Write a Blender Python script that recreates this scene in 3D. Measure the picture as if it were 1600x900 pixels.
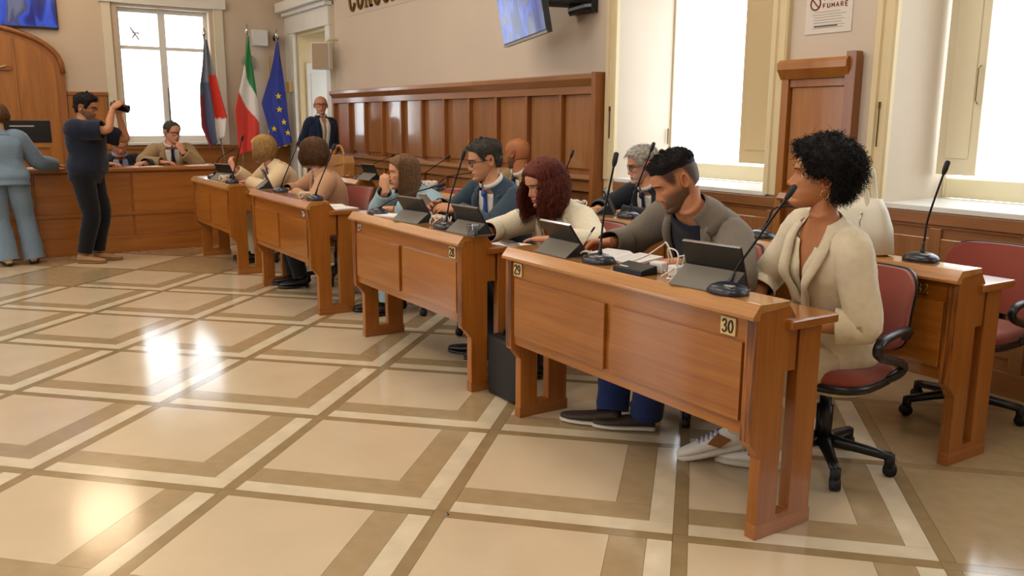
import bpy, bmesh, math, random
from mathutils import Vector, Matrix, noise
for _o in list(bpy.data.objects): bpy.data.objects.remove(_o)
SC = bpy.context.scene
COL = SC.collection
random.seed(7)
PI = math.pi
# ------------------------------------------------------------------ camera
_R = ((0.544095, 0.839009, 0.005005), (0.163931, -0.100455, -0.981344), (-0.822853, 0.534764, -0.192197))
cam_d = bpy.data.cameras.new('camera'); cam = bpy.data.objects.new('camera', cam_d); COL.objects.link(cam)
cam_d.sensor_width = 36.0; cam_d.lens = 36.0 * 1335.6 / 1600.0; cam_d.clip_start = 0.05; cam_d.clip_end = 200
_r, _d, _f = (Vector(v) for v in _R)
_m = Matrix((( _r[0], -_d[0], -_f[0], 2.633), (_r[1], -_d[1], -_f[1], -1.396), (_r[2], -_d[2], -_f[2], 1.441), (0, 0, 0, 1)))
cam.matrix_world = _m
SC.camera = cam
# ------------------------------------------------------------------ world, exposure
SC.view_settings.view_transform = 'Standard'; SC.view_settings.look = 'None'
SC.view_settings.gamma = 1.0; SC.view_settings.use_curve_mapping = False
SC.view_settings.exposure = 0.0
w = bpy.data.worlds.new('world'); SC.world = w; w.use_nodes = True
bg = w.node_tree.nodes['Background']; bg.inputs[0].default_value = (0.86, 0.94, 1.0, 1); bg.inputs[1].default_value = 5.0
SC.cycles.use_denoising = True
SC.cycles.max_bounces = 8; SC.cycles.diffuse_bounces = 4; SC.cycles.glossy_bounces = 4; SC.cycles.transmission_bounces = 6
SC.cycles.sample_clamp_indirect = 6.0; SC.cycles.caustics_reflective = False; SC.cycles.caustics_refractive = False
def area(name, loc, rot, sx, sy, power, col=(1, 1, 1), portal=False):
    l = bpy.data.lights.new(name, 'AREA'); l.shape = 'RECTANGLE'; l.size = sx; l.size_y = sy; l.energy = power; l.color = col
    o = bpy.data.objects.new(name, l); COL.objects.link(o); o.location = loc; o.rotation_euler = rot
    if portal: l.cycles.is_portal = True
    return o
# daylight enters through the windows: portals guide the sky's light
area('window_portal', (-2.13, 3.97, 2.55), (-PI/2, 0, 0), 1.5, 3.0, 1, portal=True)
area('window_portal', (0.36, 3.97, 2.55), (-PI/2, 0, 0), 1.5, 3.0, 1, portal=True)
area('window_portal', (2.86, 3.97, 2.55), (-PI/2, 0, 0), 1.5, 3.0, 1, portal=True)
area('window_portal', (-11.45, 1.4, 2.1), (0, -PI/2, 0), 1.9, 1.25, 1, portal=True)
for k in range(3):
    area('window_portal', (-7.5 + 4.0*k, -6.63, 2.6), (PI/2, 0, 0), 1.6, 3.0, 1, portal=True)
area('window_portal', (-11.45, -4.26, 2.1), (0, -PI/2, 0), 1.9, 1.25, 1, portal=True)
# added area lights without fixtures, ambient fill from under the ceiling (out of frame)
for lx, ly in ((-7.0, -1.5), (-3.2, -2.0), (0.6, -2.6), (-4.5, 1.2), (-0.5, 1.2), (3.4, -0.8)):
    area('ceiling_fill', (lx, ly, 4.5), (0, 0, 0), 2.0, 1.0, 36, (1.0, 0.95, 0.88))
# ------------------------------------------------------------------ helpers
def lin(c):
    return tuple((x/12.92 if x <= 0.04045 else ((x+0.055)/1.055)**2.4) for x in c)
def rgb(h):
    return lin(tuple(int(h[i:i+2], 16)/255 for i in (0, 2, 4)))
MATS = {}
def mat(name, col, rough=0.5, metal=0.0, spec=0.5, coat=0.0, emit=None, es=0.0, alpha=None, trans=0.0, var=0.0, vscale=8.0, bump=0.0, bscale=60.0, sheen=0.0, attr=None, stretch=(1, 1, 1)):
    m = bpy.data.materials.new(name); m.use_nodes = True
    nt = m.node_tree; b = nt.nodes['Principled BSDF']
    c = rgb(col) if isinstance(col, str) else col
    b.inputs['Base Color'].default_value = (*c, 1); b.inputs['Roughness'].default_value = rough
    b.inputs['Metallic'].default_value = metal; b.inputs['Specular IOR Level'].default_value = spec
    b.inputs['Coat Weight'].default_value = coat; b.inputs['Coat Roughness'].default_value = 0.15
    b.inputs['Sheen Weight'].default_value = sheen
    b.inputs['Transmission Weight'].default_value = trans
    if emit: b.inputs['Emission Color'].default_value = (*rgb(emit), 1); b.inputs['Emission Strength'].default_value = es
    src = None
    if attr:
        a = nt.nodes.new('ShaderNodeVertexColor'); a.layer_name = attr; src = a.outputs[0]
        nt.links.new(src, b.inputs['Base Color'])
    if var or bump:
        tc = nt.nodes.new('ShaderNodeTexCoord'); mp = nt.nodes.new('ShaderNodeMapping')
        mp.inputs['Scale'].default_value = stretch
        nt.links.new(tc.outputs['Object'], mp.inputs[0])
    if var:
        n = nt.nodes.new('ShaderNodeTexNoise'); n.inputs['Scale'].default_value = vscale; n.inputs['Detail'].default_value = 4
        nt.links.new(mp.outputs[0], n.inputs['Vector'])
        r = nt.nodes.new('ShaderNodeMapRange'); r.inputs[1].default_value = 0.3; r.inputs[2].default_value = 0.7
        r.inputs[3].default_value = 1-var; r.inputs[4].default_value = 1+var
        nt.links.new(n.outputs[0], r.inputs[0])
        x = nt.nodes.new('ShaderNodeMix'); x.data_type = 'RGBA'; x.blend_type = 'MULTIPLY'; x.inputs[0].default_value = 1
        if src: nt.links.new(src, x.inputs[6])
        else: x.inputs[6].default_value = (*c, 1)
        nt.links.new(r.outputs[0], x.inputs[7]); nt.links.new(x.outputs[2], b.inputs['Base Color'])
    if bump:
        n2 = nt.nodes.new('ShaderNodeTexNoise'); n2.inputs['Scale'].default_value = bscale; n2.inputs['Detail'].default_value = 3
        nt.links.new(mp.outputs[0], n2.inputs['Vector'])
        bp = nt.nodes.new('ShaderNodeBump'); bp.inputs['Strength'].default_value = bump; bp.inputs['Distance'].default_value = 0.01
        nt.links.new(n2.outputs[0], bp.inputs['Height']); nt.links.new(bp.outputs[0], b.inputs['Normal'])
    MATS[name] = m
    return m
def wood(name, c1, c2, axis, rough=0.3, coat=0.3, scale=1.0, figure=1.0):
    """grain runs along axis (0 x, 1 y, 2 z)"""
    m = bpy.data.materials.new(name); m.use_nodes = True; nt = m.node_tree; b = nt.nodes['Principled BSDF']
    N = nt.nodes.new; L = nt.links.new
    tc = N('ShaderNodeTexCoord'); oi = N('ShaderNodeObjectInfo'); ad = N('ShaderNodeVectorMath'); ad.operation = 'ADD'
    sc_ = N('ShaderNodeVectorMath'); sc_.operation = 'SCALE'; cmb = N('ShaderNodeCombineXYZ')
    for k in range(3): L(oi.outputs['Random'], cmb.inputs[k])
    L(cmb.outputs[0], sc_.inputs[0]); sc_.inputs['Scale'].default_value = 13.0
    L(tc.outputs['Object'], ad.inputs[0]); L(sc_.outputs[0], ad.inputs[1])
    mp = N('ShaderNodeMapping'); s = [9.0*scale]*3; s[axis] = 0.7*scale; mp.inputs['Scale'].default_value = s
    L(ad.outputs[0], mp.inputs[0])
    n1 = N('ShaderNodeTexNoise'); n1.inputs['Scale'].default_value = 1.2; n1.inputs['Detail'].default_value = 5; n1.inputs['Distortion'].default_value = 0.8
    L(mp.outputs[0], n1.inputs['Vector'])
    mp2 = N('ShaderNodeMapping'); s = [120.0]*3; s[axis] = 3.0; mp2.inputs['Scale'].default_value = s; L(ad.outputs[0], mp2.inputs[0])
    n2 = N('ShaderNodeTexNoise'); n2.inputs['Scale'].default_value = 1.0; n2.inputs['Detail'].default_value = 2; L(mp2.outputs[0], n2.inputs['Vector'])
    mx = N('ShaderNodeMix'); mx.data_type = 'FLOAT'; mx.inputs[0].default_value = 0.35; L(n1.outputs[0], mx.inputs[2]); L(n2.outputs[0], mx.inputs[3])
    cr = N('ShaderNodeValToRGB'); e = cr.color_ramp.elements
    e[0].position = 0.5-0.2*figure; e[0].color = (*rgb(c1), 1); e[1].position = 0.5+0.2*figure; e[1].color = (*rgb(c2), 1)
    L(mx.outputs[0], cr.inputs[0])
    hs = N('ShaderNodeHueSaturation'); L(cr.outputs[0], hs.inputs['Color'])
    mr = N('ShaderNodeMapRange'); mr.inputs[3].default_value = 0.9; mr.inputs[4].default_value = 1.1; L(oi.outputs['Random'], mr.inputs[0]); L(mr.outputs[0], hs.inputs['Value'])
    L(hs.outputs[0], b.inputs['Base Color'])
    b.inputs['Roughness'].default_value = rough; b.inputs['Coat Weight'].default_value = coat; b.inputs['Coat Roughness'].default_value = 0.08
    bp = N('ShaderNodeBump'); bp.inputs['Strength'].default_value = 0.06; bp.inputs['Distance'].default_value = 0.004; L(n2.outputs[0], bp.inputs['Height']); L(bp.outputs[0], b.inputs['Normal'])
    MATS[name] = m
    return m
def smooth01(a, b, x):
    t = max(0.0, min(1.0, (x-a)/(b-a))) if a != b else float(x >= a)
    return t*t*(3-2*t)
def interp(tab, x):
    if x <= tab[0][0]: return tab[0][1]
    for (a, u), (b, v) in zip(tab, tab[1:]):
        if x <= b:
            t = (x-a)/(b-a)
            return u+(v-u)*t
    return tab[-1][1]
def cinterp(tab, x):
    """smooth (monotone-ish hermite) interpolation"""
    n = len(tab)
    if x <= tab[0][0]: return tab[0][1]
    if x >= tab[-1][0]: return tab[-1][1]
    for i in range(n-1):
        if x <= tab[i+1][0]:
            x0, y0 = tab[i]; x1, y1 = tab[i+1]
            m0 = (y1-tab[i-1][1])/(x1-tab[i-1][0]) if i > 0 else (y1-y0)/(x1-x0)
            m1 = (tab[i+2][1]-y0)/(tab[i+2][0]-x0) if i < n-2 else (y1-y0)/(x1-x0)
            h = x1-x0; t = (x-x0)/h
            return (2*t**3-3*t*t+1)*y0+(t**3-2*t*t+t)*h*m0+(-2*t**3+3*t*t)*y1+(t**3-t*t)*h*m1
def frame_along(pts):
    """parallel transported frames for a polyline"""
    pts = [Vector(p) for p in pts]; n = len(pts); T = []
    for i in range(n):
        t = pts[min(i+1, n-1)]-pts[max(i-1, 0)]
        T.append(t.normalized() if t.length > 1e-9 else Vector((0, 0, 1)))
    up = Vector((0, 0, 1)) if abs(T[0].z) < 0.9 else Vector((0, 1, 0))
    u = T[0].cross(up).normalized(); out = []
    for i in range(n):
        u = (u-T[i]*u.dot(T[i])).normalized()
        out.append((pts[i], u, T[i].cross(u)))
    return out
def smooth_path(pts, n):
    """catmull-rom resample"""
    P = [Vector(p) for p in pts]
    if len(P) < 3: return [P[0].lerp(P[-1], i/(n-1)) for i in range(n)]
    out = []; m = len(P)-1
    for i in range(n):
        s = i/(n-1)*m; k = min(int(s), m-1); t = s-k
        p0 = P[k-1] if k > 0 else P[0]*2-P[1]; p1 = P[k]; p2 = P[k+1]; p3 = P[k+2] if k+2 <= m else P[m]*2-P[m-1]
        out.append(0.5*((2*p1)+(p2-p0)*t+(2*p0-5*p1+4*p2-p3)*t*t+(3*p1-p0-3*p2+p3)*t**3))
    return out
class MB:
    """mesh builder"""
    def __init__(self): self.v = []; self.f = []; self.c = []
    def add(self, vs, fs, col=None):
        o = len(self.v); self.v += [tuple(p) for p in vs]; self.f += [tuple(i+o for i in f) for f in fs]
        self.c += [col or (1, 1, 1)]*len(vs); return self
    def box(self, x0, x1, y0, y1, z0, z1):
        return self.add([(x0, y0, z0), (x1, y0, z0), (x1, y1, z0), (x0, y1, z0), (x0, y0, z1), (x1, y0, z1), (x1, y1, z1), (x0, y1, z1)],
                        [(0, 3, 2, 1), (4, 5, 6, 7), (0, 1, 5, 4), (1, 2, 6, 5), (2, 3, 7, 6), (3, 0, 4, 7)])
    def prism(self, pts, axis, a, b):
        """extrude a 2-D outline: axis 0 -> (y,z) outline along x, 1 -> (x,z) along y, 2 -> (x,y) along z"""
        n = len(pts)
        def mk(p, t): return (t, p[0], p[1]) if axis == 0 else ((p[0], t, p[1]) if axis == 1 else (p[0], p[1], t))
        vs = [mk(p, a) for p in pts]+[mk(p, b) for p in pts]
        ar = sum(pts[i][0]*pts[(i+1) % n][1]-pts[(i+1) % n][0]*pts[i][1] for i in range(n))
        flip = (ar < 0) != (axis == 1)
        if a > b: flip = not flip
        fs = [tuple(range(n-1, -1, -1)), tuple(range(n, 2*n))]+[(i, (i+1) % n, n+(i+1) % n, n+i) for i in range(n)]
        if flip: fs = [tuple(reversed(f)) for f in fs]
        return self.add(vs, fs)
    def loft(self, rings, caps=True, closed=True, col=None):
        n = len(rings[0]); vs = [p for r in rings for p in r]; fs = []
        for i in range(len(rings)-1):
            for j in range(n if closed else n-1):
                k = (j+1) % n; fs.append((i*n+j, i*n+k, (i+1)*n+k, (i+1)*n+j))
        if caps:
            fs.append(tuple(range(n-1, -1, -1))); o = (len(rings)-1)*n; fs.append(tuple(range(o, o+n)))
        return self.add(vs, fs, col)
    def tube(self, pts, r, sides=8, caps=True, n=None, flat=None, col=None):
        if n: pts = smooth_path(pts, n)
        fr = frame_along(pts); m = len(fr); rings = []
        for i, (p, u, w_) in enumerate(fr):
            s = i/(m-1) if m > 1 else 0
            rr = r(s) if callable(r) else (r if not isinstance(r, (list, tuple)) else interp([(k/(len(r)-1), q) for k, q in enumerate(r)], s))
            fl = flat or 1.0
            rings.append([p+u*math.cos(2*PI*j/sides)*rr+w_*math.sin(2*PI*j/sides)*rr*fl for j in range(sides)])
        return self.loft(rings, caps, True, col)
    def lathe(self, prof, cx, cy, sides=24, cz=0):
        rings = [[(cx+r*math.cos(2*PI*j/sides), cy+r*math.sin(2*PI*j/sides), cz+z_) for j in range(sides)] for r, z_ in prof]
        return self.loft(rings, True)
    def sphere(self, c, r, nu=12, nv=8, sx=1, sy=1, sz=1):
        rings = []
        for i in range(nv+1):
            th = PI*(0.02+0.96*i/nv); rings.append([(c[0]+r*sx*math.sin(th)*math.cos(2*PI*j/nu), c[1]+r*sy*math.sin(th)*math.sin(2*PI*j/nu), c[2]-r*sz*math.cos(th)) for j in range(nu)])
        return self.loft(rings, True)
    def xform(self, M): self.v = [tuple(M @ Vector(p)) for p in self.v]; return self
    def join(self, o): k = len(self.v); self.v += o.v; self.f += [tuple(i+k for i in f) for f in o.f]; self.c += o.c; return self
    def mesh(self, name, color=False):
        me = bpy.data.meshes.new(name); me.from_pydata(self.v, [], self.f)
        if color:
            a = me.color_attributes.new('tint', 'FLOAT_COLOR', 'POINT')
            a.data.foreach_set('color', [x for c in self.c for x in (*c, 1.0)])
        me.update(); return me
    def build(self, name, m, parent=None, smooth=False, bevel=0.0, loc=None, color=False, solid=0.0, subdiv=0):
        if parent is not None and loc is None and self.v:
            pl = parent.get('_w'); pl = Vector(pl) if pl is not None else Vector((0, 0, 0))
            self.v = [(p[0]-pl.x, p[1]-pl.y, p[2]-pl.z) for p in self.v]
        me = self.mesh(name, color)
        o = bpy.data.objects.new(name, me); COL.objects.link(o)
        me.materials.append(MATS[m] if isinstance(m, str) else m)
        if smooth: me.polygons.foreach_set('use_smooth', [True]*len(me.polygons))
        if parent is not None:
            o.parent = parent
            if loc is not None: o.location = loc
            if parent.get('_w') is not None: o['_w'] = list(parent['_w'])
        elif loc is not None: o.location = loc
        if solid: md = o.modifiers.new('solid', 'SOLIDIFY'); md.thickness = abs(solid); md.offset = 1 if solid > 0 else -1
        if subdiv: md = o.modifiers.new('sub', 'SUBSURF'); md.levels = subdiv; md.render_levels = subdiv
        if bevel: md = o.modifiers.new('bevel', 'BEVEL'); md.width = bevel; md.segments = 2; md.limit_method = 'ANGLE'; md.angle_limit = 0.6
        return o
def thing(name, label, cat, loc, group=None, kind=None):
    """an Empty at the thing's base; parts are built in room coordinates and stored relative to it"""
    o = bpy.data.objects.new(name, None); COL.objects.link(o); o.location = loc; o['_w'] = list(loc)
    o.empty_display_size = 0.1
    tag(o, label, cat, group, kind); return o
def tag(o, label=None, cat=None, group=None, kind=None):
    if label: o['label'] = label
    if cat: o['category'] = cat
    if group: o['group'] = group
    if kind: o['kind'] = kind
    return o
def struct(o): o['kind'] = 'structure'; return o
# ------------------------------------------------------------------ materials
wood('desk_wood_x', '84480f', 'ab6a24', 0, rough=0.28, coat=0.6); wood('desk_wood_z', '874a14', 'ad6c28', 2, rough=0.3); wood('desk_wood_y', '864c1e', 'ac6d32', 1, rough=0.3)
wood('grain_wood_z', '4e280c', 'b06828', 2, rough=0.3, scale=3.0, figure=0.5); wood('cap_wood', '96602a', 'bd8546', 0, rough=0.22, coat=0.8)
wood('panel_wood_z', '875833', 'a06f44', 2, rough=0.25, coat=1.0); wood('panel_wood_x', '875630', 'a06d3e', 0, rough=0.32, coat=0.6); wood('panel_dark', '834c20', '9d612b', 2, rough=0.4)
wood('back_wood', '8c5420', 'aa6e2c', 2, rough=0.4); wood('back_wood_y', '8c5420', 'aa6e2c', 1, rough=0.4); wood('podium_wood', '8a4f1a', 'aa6a2b', 1, rough=0.35)
mat('plaster', 'cbbcaa', 0.85, var=0.03, vscale=1.5, bump=0.05, bscale=180); mat('plaster_back', 'c8b8a4', 0.85, var=0.03, vscale=1.5)
mat('cream_trim', 'd8c69c', 0.55, var=0.02); mat('white_trim', 'dcdcd6', 0.45, var=0.02); mat('frame_cream', 'e0d6b8', 0.5); mat('ceiling_paint', 'e8e0d4', 0.9)
mat('white_plastic', 'd8d8d4', 0.4); mat('grey_plastic', '9a968c', 0.5); mat('black_plastic', '121214', 0.35); mat('black_matte', '0d0d0f', 0.6); mat('dark_metal', '17171b', 0.3, metal=0.6)
mat('blue_black', '131a2c', 0.3, spec=0.6); mat('chrome', 'c8c8c8', 0.15, metal=1.0); mat('brass', 'b8934a', 0.3, metal=1.0); mat('gold', 'd0a860', 0.25, metal=1.0)
mat('maroon', '8f3b2b', 0.7, sheen=0.3, var=0.06, vscale=200, bump=0.15, bscale=500); mat('plate', 'd8be8a', 0.5); mat('plate_ink', '3a2a12', 0.6)
mat('paper', 'e6e4e2', 0.7); mat('notice_paper', 'd6cdc2', 0.8); mat('casing_pale', 'd6cfba', 0.5); mat('cable_white', 'd8d2c8', 0.5); mat('cable_beige', 'cdb9a0', 0.5); mat('folio_grey', '6f6a60', 0.7, var=0.05, vscale=150)
mat('tote_cream', 'd8d2c0', 0.5, bump=0.05, bscale=200); mat('bag_tan', 'a8763f', 0.45, var=0.06); mat('black_leather', '0f0f11', 0.5, bump=0.2, bscale=200)
mat('glass', (0.95, 0.98, 0.98), 0.02, trans=1.0); mat('clear_plastic', (0.85, 0.92, 1.0), 0.05, trans=1.0); mat('lamp_glow', 'ffe6c4', 0.5, emit='ffe2bc', es=7)
mat('leaf_beige', 'c2ab80', 0.6)
mat('cream_marble', 'cdba9c', 0.13, var=0.05, vscale=3, spec=0.5); mat('pale_marble', 'd6c8ac', 0.12, var=0.08, vscale=9); mat('tan_marble', 'a7916e', 0.12, var=0.07, vscale=14, stretch=(1, 1, 1)); mat('brown_marble', '96805c', 0.12, var=0.08, vscale=12); mat('floor_grout', '8a6f48', 0.4)
def pane_mat():
    m = bpy.data.materials.new('glass'); m.use_nodes = True; nt = m.node_tree; nt.nodes.remove(nt.nodes['Principled BSDF'])
    tr = nt.nodes.new('ShaderNodeBsdfTransparent'); gl = nt.nodes.new('ShaderNodeBsdfGlossy'); gl.inputs['Roughness'].default_value = 0.02
    mx = nt.nodes.new('ShaderNodeMixShader'); mx.inputs[0].default_value = 0.05
    nt.links.new(tr.outputs[0], mx.inputs[1]); nt.links.new(gl.outputs[0], mx.inputs[2])
    nt.links.new(mx.outputs[0], nt.nodes['Material Output'].inputs['Surface']); MATS['glass'] = m
pane_mat()
def cup_mat():
    m = MATS['glass'].copy(); m.name = 'clear_plastic'; nt = m.node_tree
    mx = [q for q in nt.nodes if q.type == 'MIX_SHADER'][0]; mx.inputs[0].default_value = 0.3
    [q for q in nt.nodes if q.type == 'BSDF_TRANSPARENT'][0].inputs[0].default_value = (0.8, 0.9, 1, 1); MATS['clear_plastic'] = m
cup_mat()
mat('brass_dark', '6a4e22', 0.4, metal=0.8); mat('speaker_cloth', 'a8967c', 0.9)
# ------------------------------------------------------------------ floor
fb = MB().box(-11.6, 6.0, -6.6, 4.6, -0.12, -0.006); floor = struct(fb.build('floor', 'floor_grout'))
CELL = 0.88; Q = math.sqrt(0.5)
_fr = random.Random(3)
FW, PW, TW = 0.053, 0.088, 0.132      # dark line, pale strip, tan strip
a0 = FW/2; a1 = CELL-FW/2; pz = a1-PW; tz = pz-TW; J = 0.0007
def quad(x0, x1, y0, y1):
    mb = MB(); x0 += J; y0 += J; x1 -= J; y1 -= J
    return mb.box(x0, x1, y0, y1, -0.006, 0.0).mesh('slab')
# cell coordinates: x across (right = dark line side), y measured towards the viewer's side first
SL = {'cream_slab': (quad(a0, tz, CELL-tz, a1), 'cream_marble'),
      'tan_strip_long': (quad(tz, pz, CELL-tz, a1), 'tan_marble'), 'tan_strip_cross': (quad(a0, pz, CELL-pz, CELL-tz), 'tan_marble'),
      'pale_strip_long': (quad(pz, a1, CELL-pz, a1), 'pale_marble'), 'pale_strip_cross': (quad(a0, a1, CELL-a1, CELL-pz), 'pale_marble'),
      'line_long': (quad(-a0, a0, a0, a1), 'brown_marble'), 'line_cross': (quad(-a0, a1, -a0, a0), 'brown_marble'),
      'border_slab': (quad(a0, a1, a0, a1), 'tan_marble'), 'border_pale': (quad(a0, a1, a0, a1), 'cream_marble')}
for k, (me, mn) in SL.items(): me.materials.append(MATS[mn])
ROT45 = Matrix.Rotation(PI/4, 4, 'Z')
NAMES = {'tan_strip_long': 'tan_strip', 'tan_strip_cross': 'tan_strip', 'pale_strip_long': 'pale_strip', 'pale_strip_cross': 'pale_strip', 'line_long': 'line_strip', 'line_cross': 'line_strip', 'cream_slab': 'cream_slab', 'border_slab': 'border_slab', 'border_pale': 'border_slab'}
CAMP = Vector((2.633, -1.396)); CF = Vector((-0.8384, 0.5447))
for i in range(-11, 6):
    for j in range(-6, 9):
        wx, wy = (i+0.5)*CELL, (j+0.5)*CELL
        X, Y = (wx-wy)*Q, (wx+wy)*Q
        if not (-8.6 < X < 3.2 and -4.2 < Y < 3.9): continue
        d = Vector((X, Y))-CAMP; zf = d.dot(CF); xr = d.x*0.5447+d.y*0.8384
        if zf < 0.5 or abs(xr) > zf*0.66+1.7: continue
        border = X < -6.1 or Y > 1.95 or i >= 2; pale = X < -6.1 and (i+j) % 2
        keys = ('border_slab', 'line_long', 'line_cross') if border else ('cream_slab', 'tan_strip_long', 'tan_strip_cross', 'pale_strip_long', 'pale_strip_cross', 'line_long', 'line_cross')
        for k in keys:
            k = 'border_pale' if k == 'border_slab' and pale else k; o = bpy.data.objects.new(NAMES[k], SL[k][0]); COL.objects.link(o); o.parent = floor
            o.matrix_local = ROT45 @ Matrix.Translation((i*CELL, j*CELL, 0.0))
# ------------------------------------------------------------------ walls
def hole_wall(name, m, axis, a, b, lo, hi, ztop, holes):
    """wall slab between a and b across `axis`, running lo..hi, with rectangular holes (u0,u1,z0,z1)"""
    mb = MB(); us = sorted({lo, hi, *[h[0] for h in holes], *[h[1] for h in holes]})
    for u0, u1 in zip(us, us[1:]):
        zs = [(0, ztop)]
        for h in holes:
            if h[0] <= u0 and u1 <= h[1]:
                zs = [(p, q) for z0, z1 in zs for p, q in ((z0, min(z1, h[2])), (max(z0, h[3]), z1)) if q-p > 1e-4]
        for z0, z1 in zs:
            if axis == 1: mb.box(u0, u1, a, b, z0, z1)
            else: mb.box(a, b, u0, u1, z0, z1)
    return struct(mb.build(name, m))
W1 = (-2.93, -1.34); W2 = (-0.44, 1.15); W3 = (2.05, 3.65); ZT = 4.6
hole_wall('wall_right', 'plaster', 1, 3.25, 3.95, -11.6, 6.0, ZT, [(*W1, 0.95, 4.1), (*W2, 0.95, 4.1), (*W3, 0.95, 4.1), (-10.65, -9.3, 0, 2.74)])
hole_wall('wall_back', 'plaster_back', 0, -11.6, -11.1, -6.6, 4.6, ZT, [(0.78, 2.06, 1.1, 3.02), (-4.9, -3.62, 1.1, 3.02)])
hole_wall('wall_left', 'plaster', 1, -6.6, -6.4, -11.6, 6.0, ZT, [(-8.3+4*k, -6.7+4*k, 1.0, 4.1) for k in range(3)])
hole_wall('wall_front', 'plaster', 0, 5.8, 6.0, -6.6, 4.6, ZT, [])
struct(MB().box(-11.6, 6.0, -6.6, 4.6, ZT, ZT+0.15).build('ceiling', 'ceiling_paint'))
# corridor seen through the door
struct(MB().box(-11.0, -8.9, 4.75, 4.8, 0, 3.0).box(-11.0, -10.95, 3.95, 4.75, 0, 3.0).box(-11.0, -8.9, 3.95, 4.75, 2.95, 3.0).build('wall_corridor', 'plaster'))
# windows of the right wall: frame, sill, shutter leaf
def win_right(n, x0, x1, leaf):
    f = struct(MB().box(x0, x0+0.02, 3.84, 3.92, 0.98, 4.1).box(x1-0.10, x1, 3.84, 3.92, 0.98, 4.1).box(x0+0.10, x1-0.10, 3.84, 3.92, 4.0, 4.1).build('window_%d' % n, 'frame_cream', bevel=0.004))
    MB().box(x0+0.02, x1-0.10, 3.84, 3.92, 0.98, 1.1).build('bottom_rail', 'frame_cream', f, bevel=0.004)
    xm = (x0+x1)/2
    MB().box(xm-0.03, xm+0.03, 3.835, 3.92, 2.36, 4.0).build('mullion', 'frame_cream', f, bevel=0.004)
    MB().box(x0+0.02, x1-0.10, 3.835, 3.92, 2.62, 2.70).build('transom', 'frame_cream', f, bevel=0.004)
    MB().box(x0+0.02, x1-0.10, 3.875, 3.881, 1.1, 4.0).build('pane', 'glass', f)
    MB().box(x0-0.02, x1+0.02, 3.23, 3.86, 0.945, 0.975).build('sill', 'white_trim', f, bevel=0.003)
    for xx in ((x0+0.02, x0+0.02),):
        MB().tube([(xx[0], 3.80, 1.25), (xx[0], 3.80, 1.38)], 0.006, 8).build('hinge', 'brass_dark', f)
    for a, b in leaf:
        l = MB().box(a, b, 3.70, 3.735, 1.13, 4.0).build('shutter_leaf', 'leaf_beige' if x0 < -1 else 'frame_cream', f, bevel=0.004)
        MB().box(a+0.05, b-0.05, 3.690, 3.700, 1.23, 2.3).build('leaf_panel', 'leaf_beige' if x0 < -1 else 'frame_cream', l, bevel=0.006)
        MB().tube([(b-0.02, 3.685, 1.55), (b-0.02, 3.66, 1.57), (b-0.02, 3.66, 1.75), (b-0.02, 3.685, 1.77)], 0.004, 6).build('leaf_bolt', 'brass_dark', l)
    return f
win_right(1, *W1, [(-2.01, -1.62)]); win_right(2, *W2, [(-0.41, -0.165)]); win_right(3, *W3, [])
# casings round the recesses (pale yellow mouldings)
k = 1
def casing(x0, x1, z0, z1, y0=3.205):
    global k
    o = struct(MB().prism([(x0, 3.25), (x0, y0+0.012), (x0+0.012, y0), (x0+(x1-x0)*0.35, y0), (x0+(x1-x0)*0.42, y0+0.014), (x0+(x1-x0)*0.58, y0+0.014), (x0+(x1-x0)*0.65, y0), (x1-0.012, y0), (x1, y0+0.012), (x1, 3.25)], 2, z0, z1).build('trim_%d' % k, 'cream_trim'))
    k += 1; return o
for a, b in ((-3.06, -2.93), (-1.34, -1.21), (-0.575, -0.44), (1.15, 1.28), (1.92, 2.05)): casing(a, b, 0.96, 4.2)
struct(MB().box(-3.06, -2.93, 3.225, 3.25, 0, 0.96).build('trim_%d' % k, 'cream_trim')); k += 1
# slim brass bolts on the casings
for bx in (-2.975, -0.495):
    t = MB().tube([(bx, 3.2, 1.30), (bx, 3.2, 1.52)], 0.005, 6).tube([(bx, 3.2, 1.52), (bx, 3.2, 1.56)], 0.008, 6)
    tag(t.build('shutter_bar', 'brass_dark'), 'thin brass shutter bar on the casing %s' % ('behind the grey haired man' if bx < -2 else 'above the white tote bag'), 'bolt')
# ------------------------------------------------------------------ back-wall window (two leaves, overexposed)
b2 = struct(MB().box(-11.34, -11.26, -4.9, -4.85, 1.1, 3.02).box(-11.34, -11.26, -3.67, -3.62, 1.1, 3.02).box(-11.34, -11.26, -4.31, -4.21, 1.1, 3.02).build('window_5', 'white_trim'))
MB().box(-11.303, -11.297, -4.85, -3.67, 1.15, 2.96).build('pane', 'glass', b2)
bw = struct(MB().box(-11.34, -11.26, 0.78, 0.83, 1.1, 3.02).box(-11.34, -11.26, 2.01, 2.06, 1.1, 3.02).box(-11.34, -11.26, 0.83, 2.01, 2.96, 3.02).box(-11.34, -11.26, 0.83, 2.01, 1.1, 1.19).build('window_4', 'white_trim', bevel=0.004))
MB().box(-11.35, -11.25, 1.36, 1.46, 1.19, 2.96).build('mullion', 'white_trim', bw, bevel=0.004)
MB().box(-11.34, -11.26, 0.83, 1.36, 2.44, 2.49).box(-11.34, -11.26, 1.46, 2.01, 2.44, 2.49).build('transom', 'white_trim', bw, bevel=0.004)
MB().box(-11.303, -11.297, 0.83, 2.01, 1.19, 2.96).build('pane', 'glass', bw)
MB().tube([(-11.245, 1.44, 1.62), (-11.22, 1.44, 1.62), (-11.215, 1.44, 1.52)], 0.008, 6).tube([(-11.24, 1.44, 1.20), (-11.24, 1.44, 1.9)], 0.006, 6).build('window_handle', 'dark_metal', bw)
dd = MB()
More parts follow.
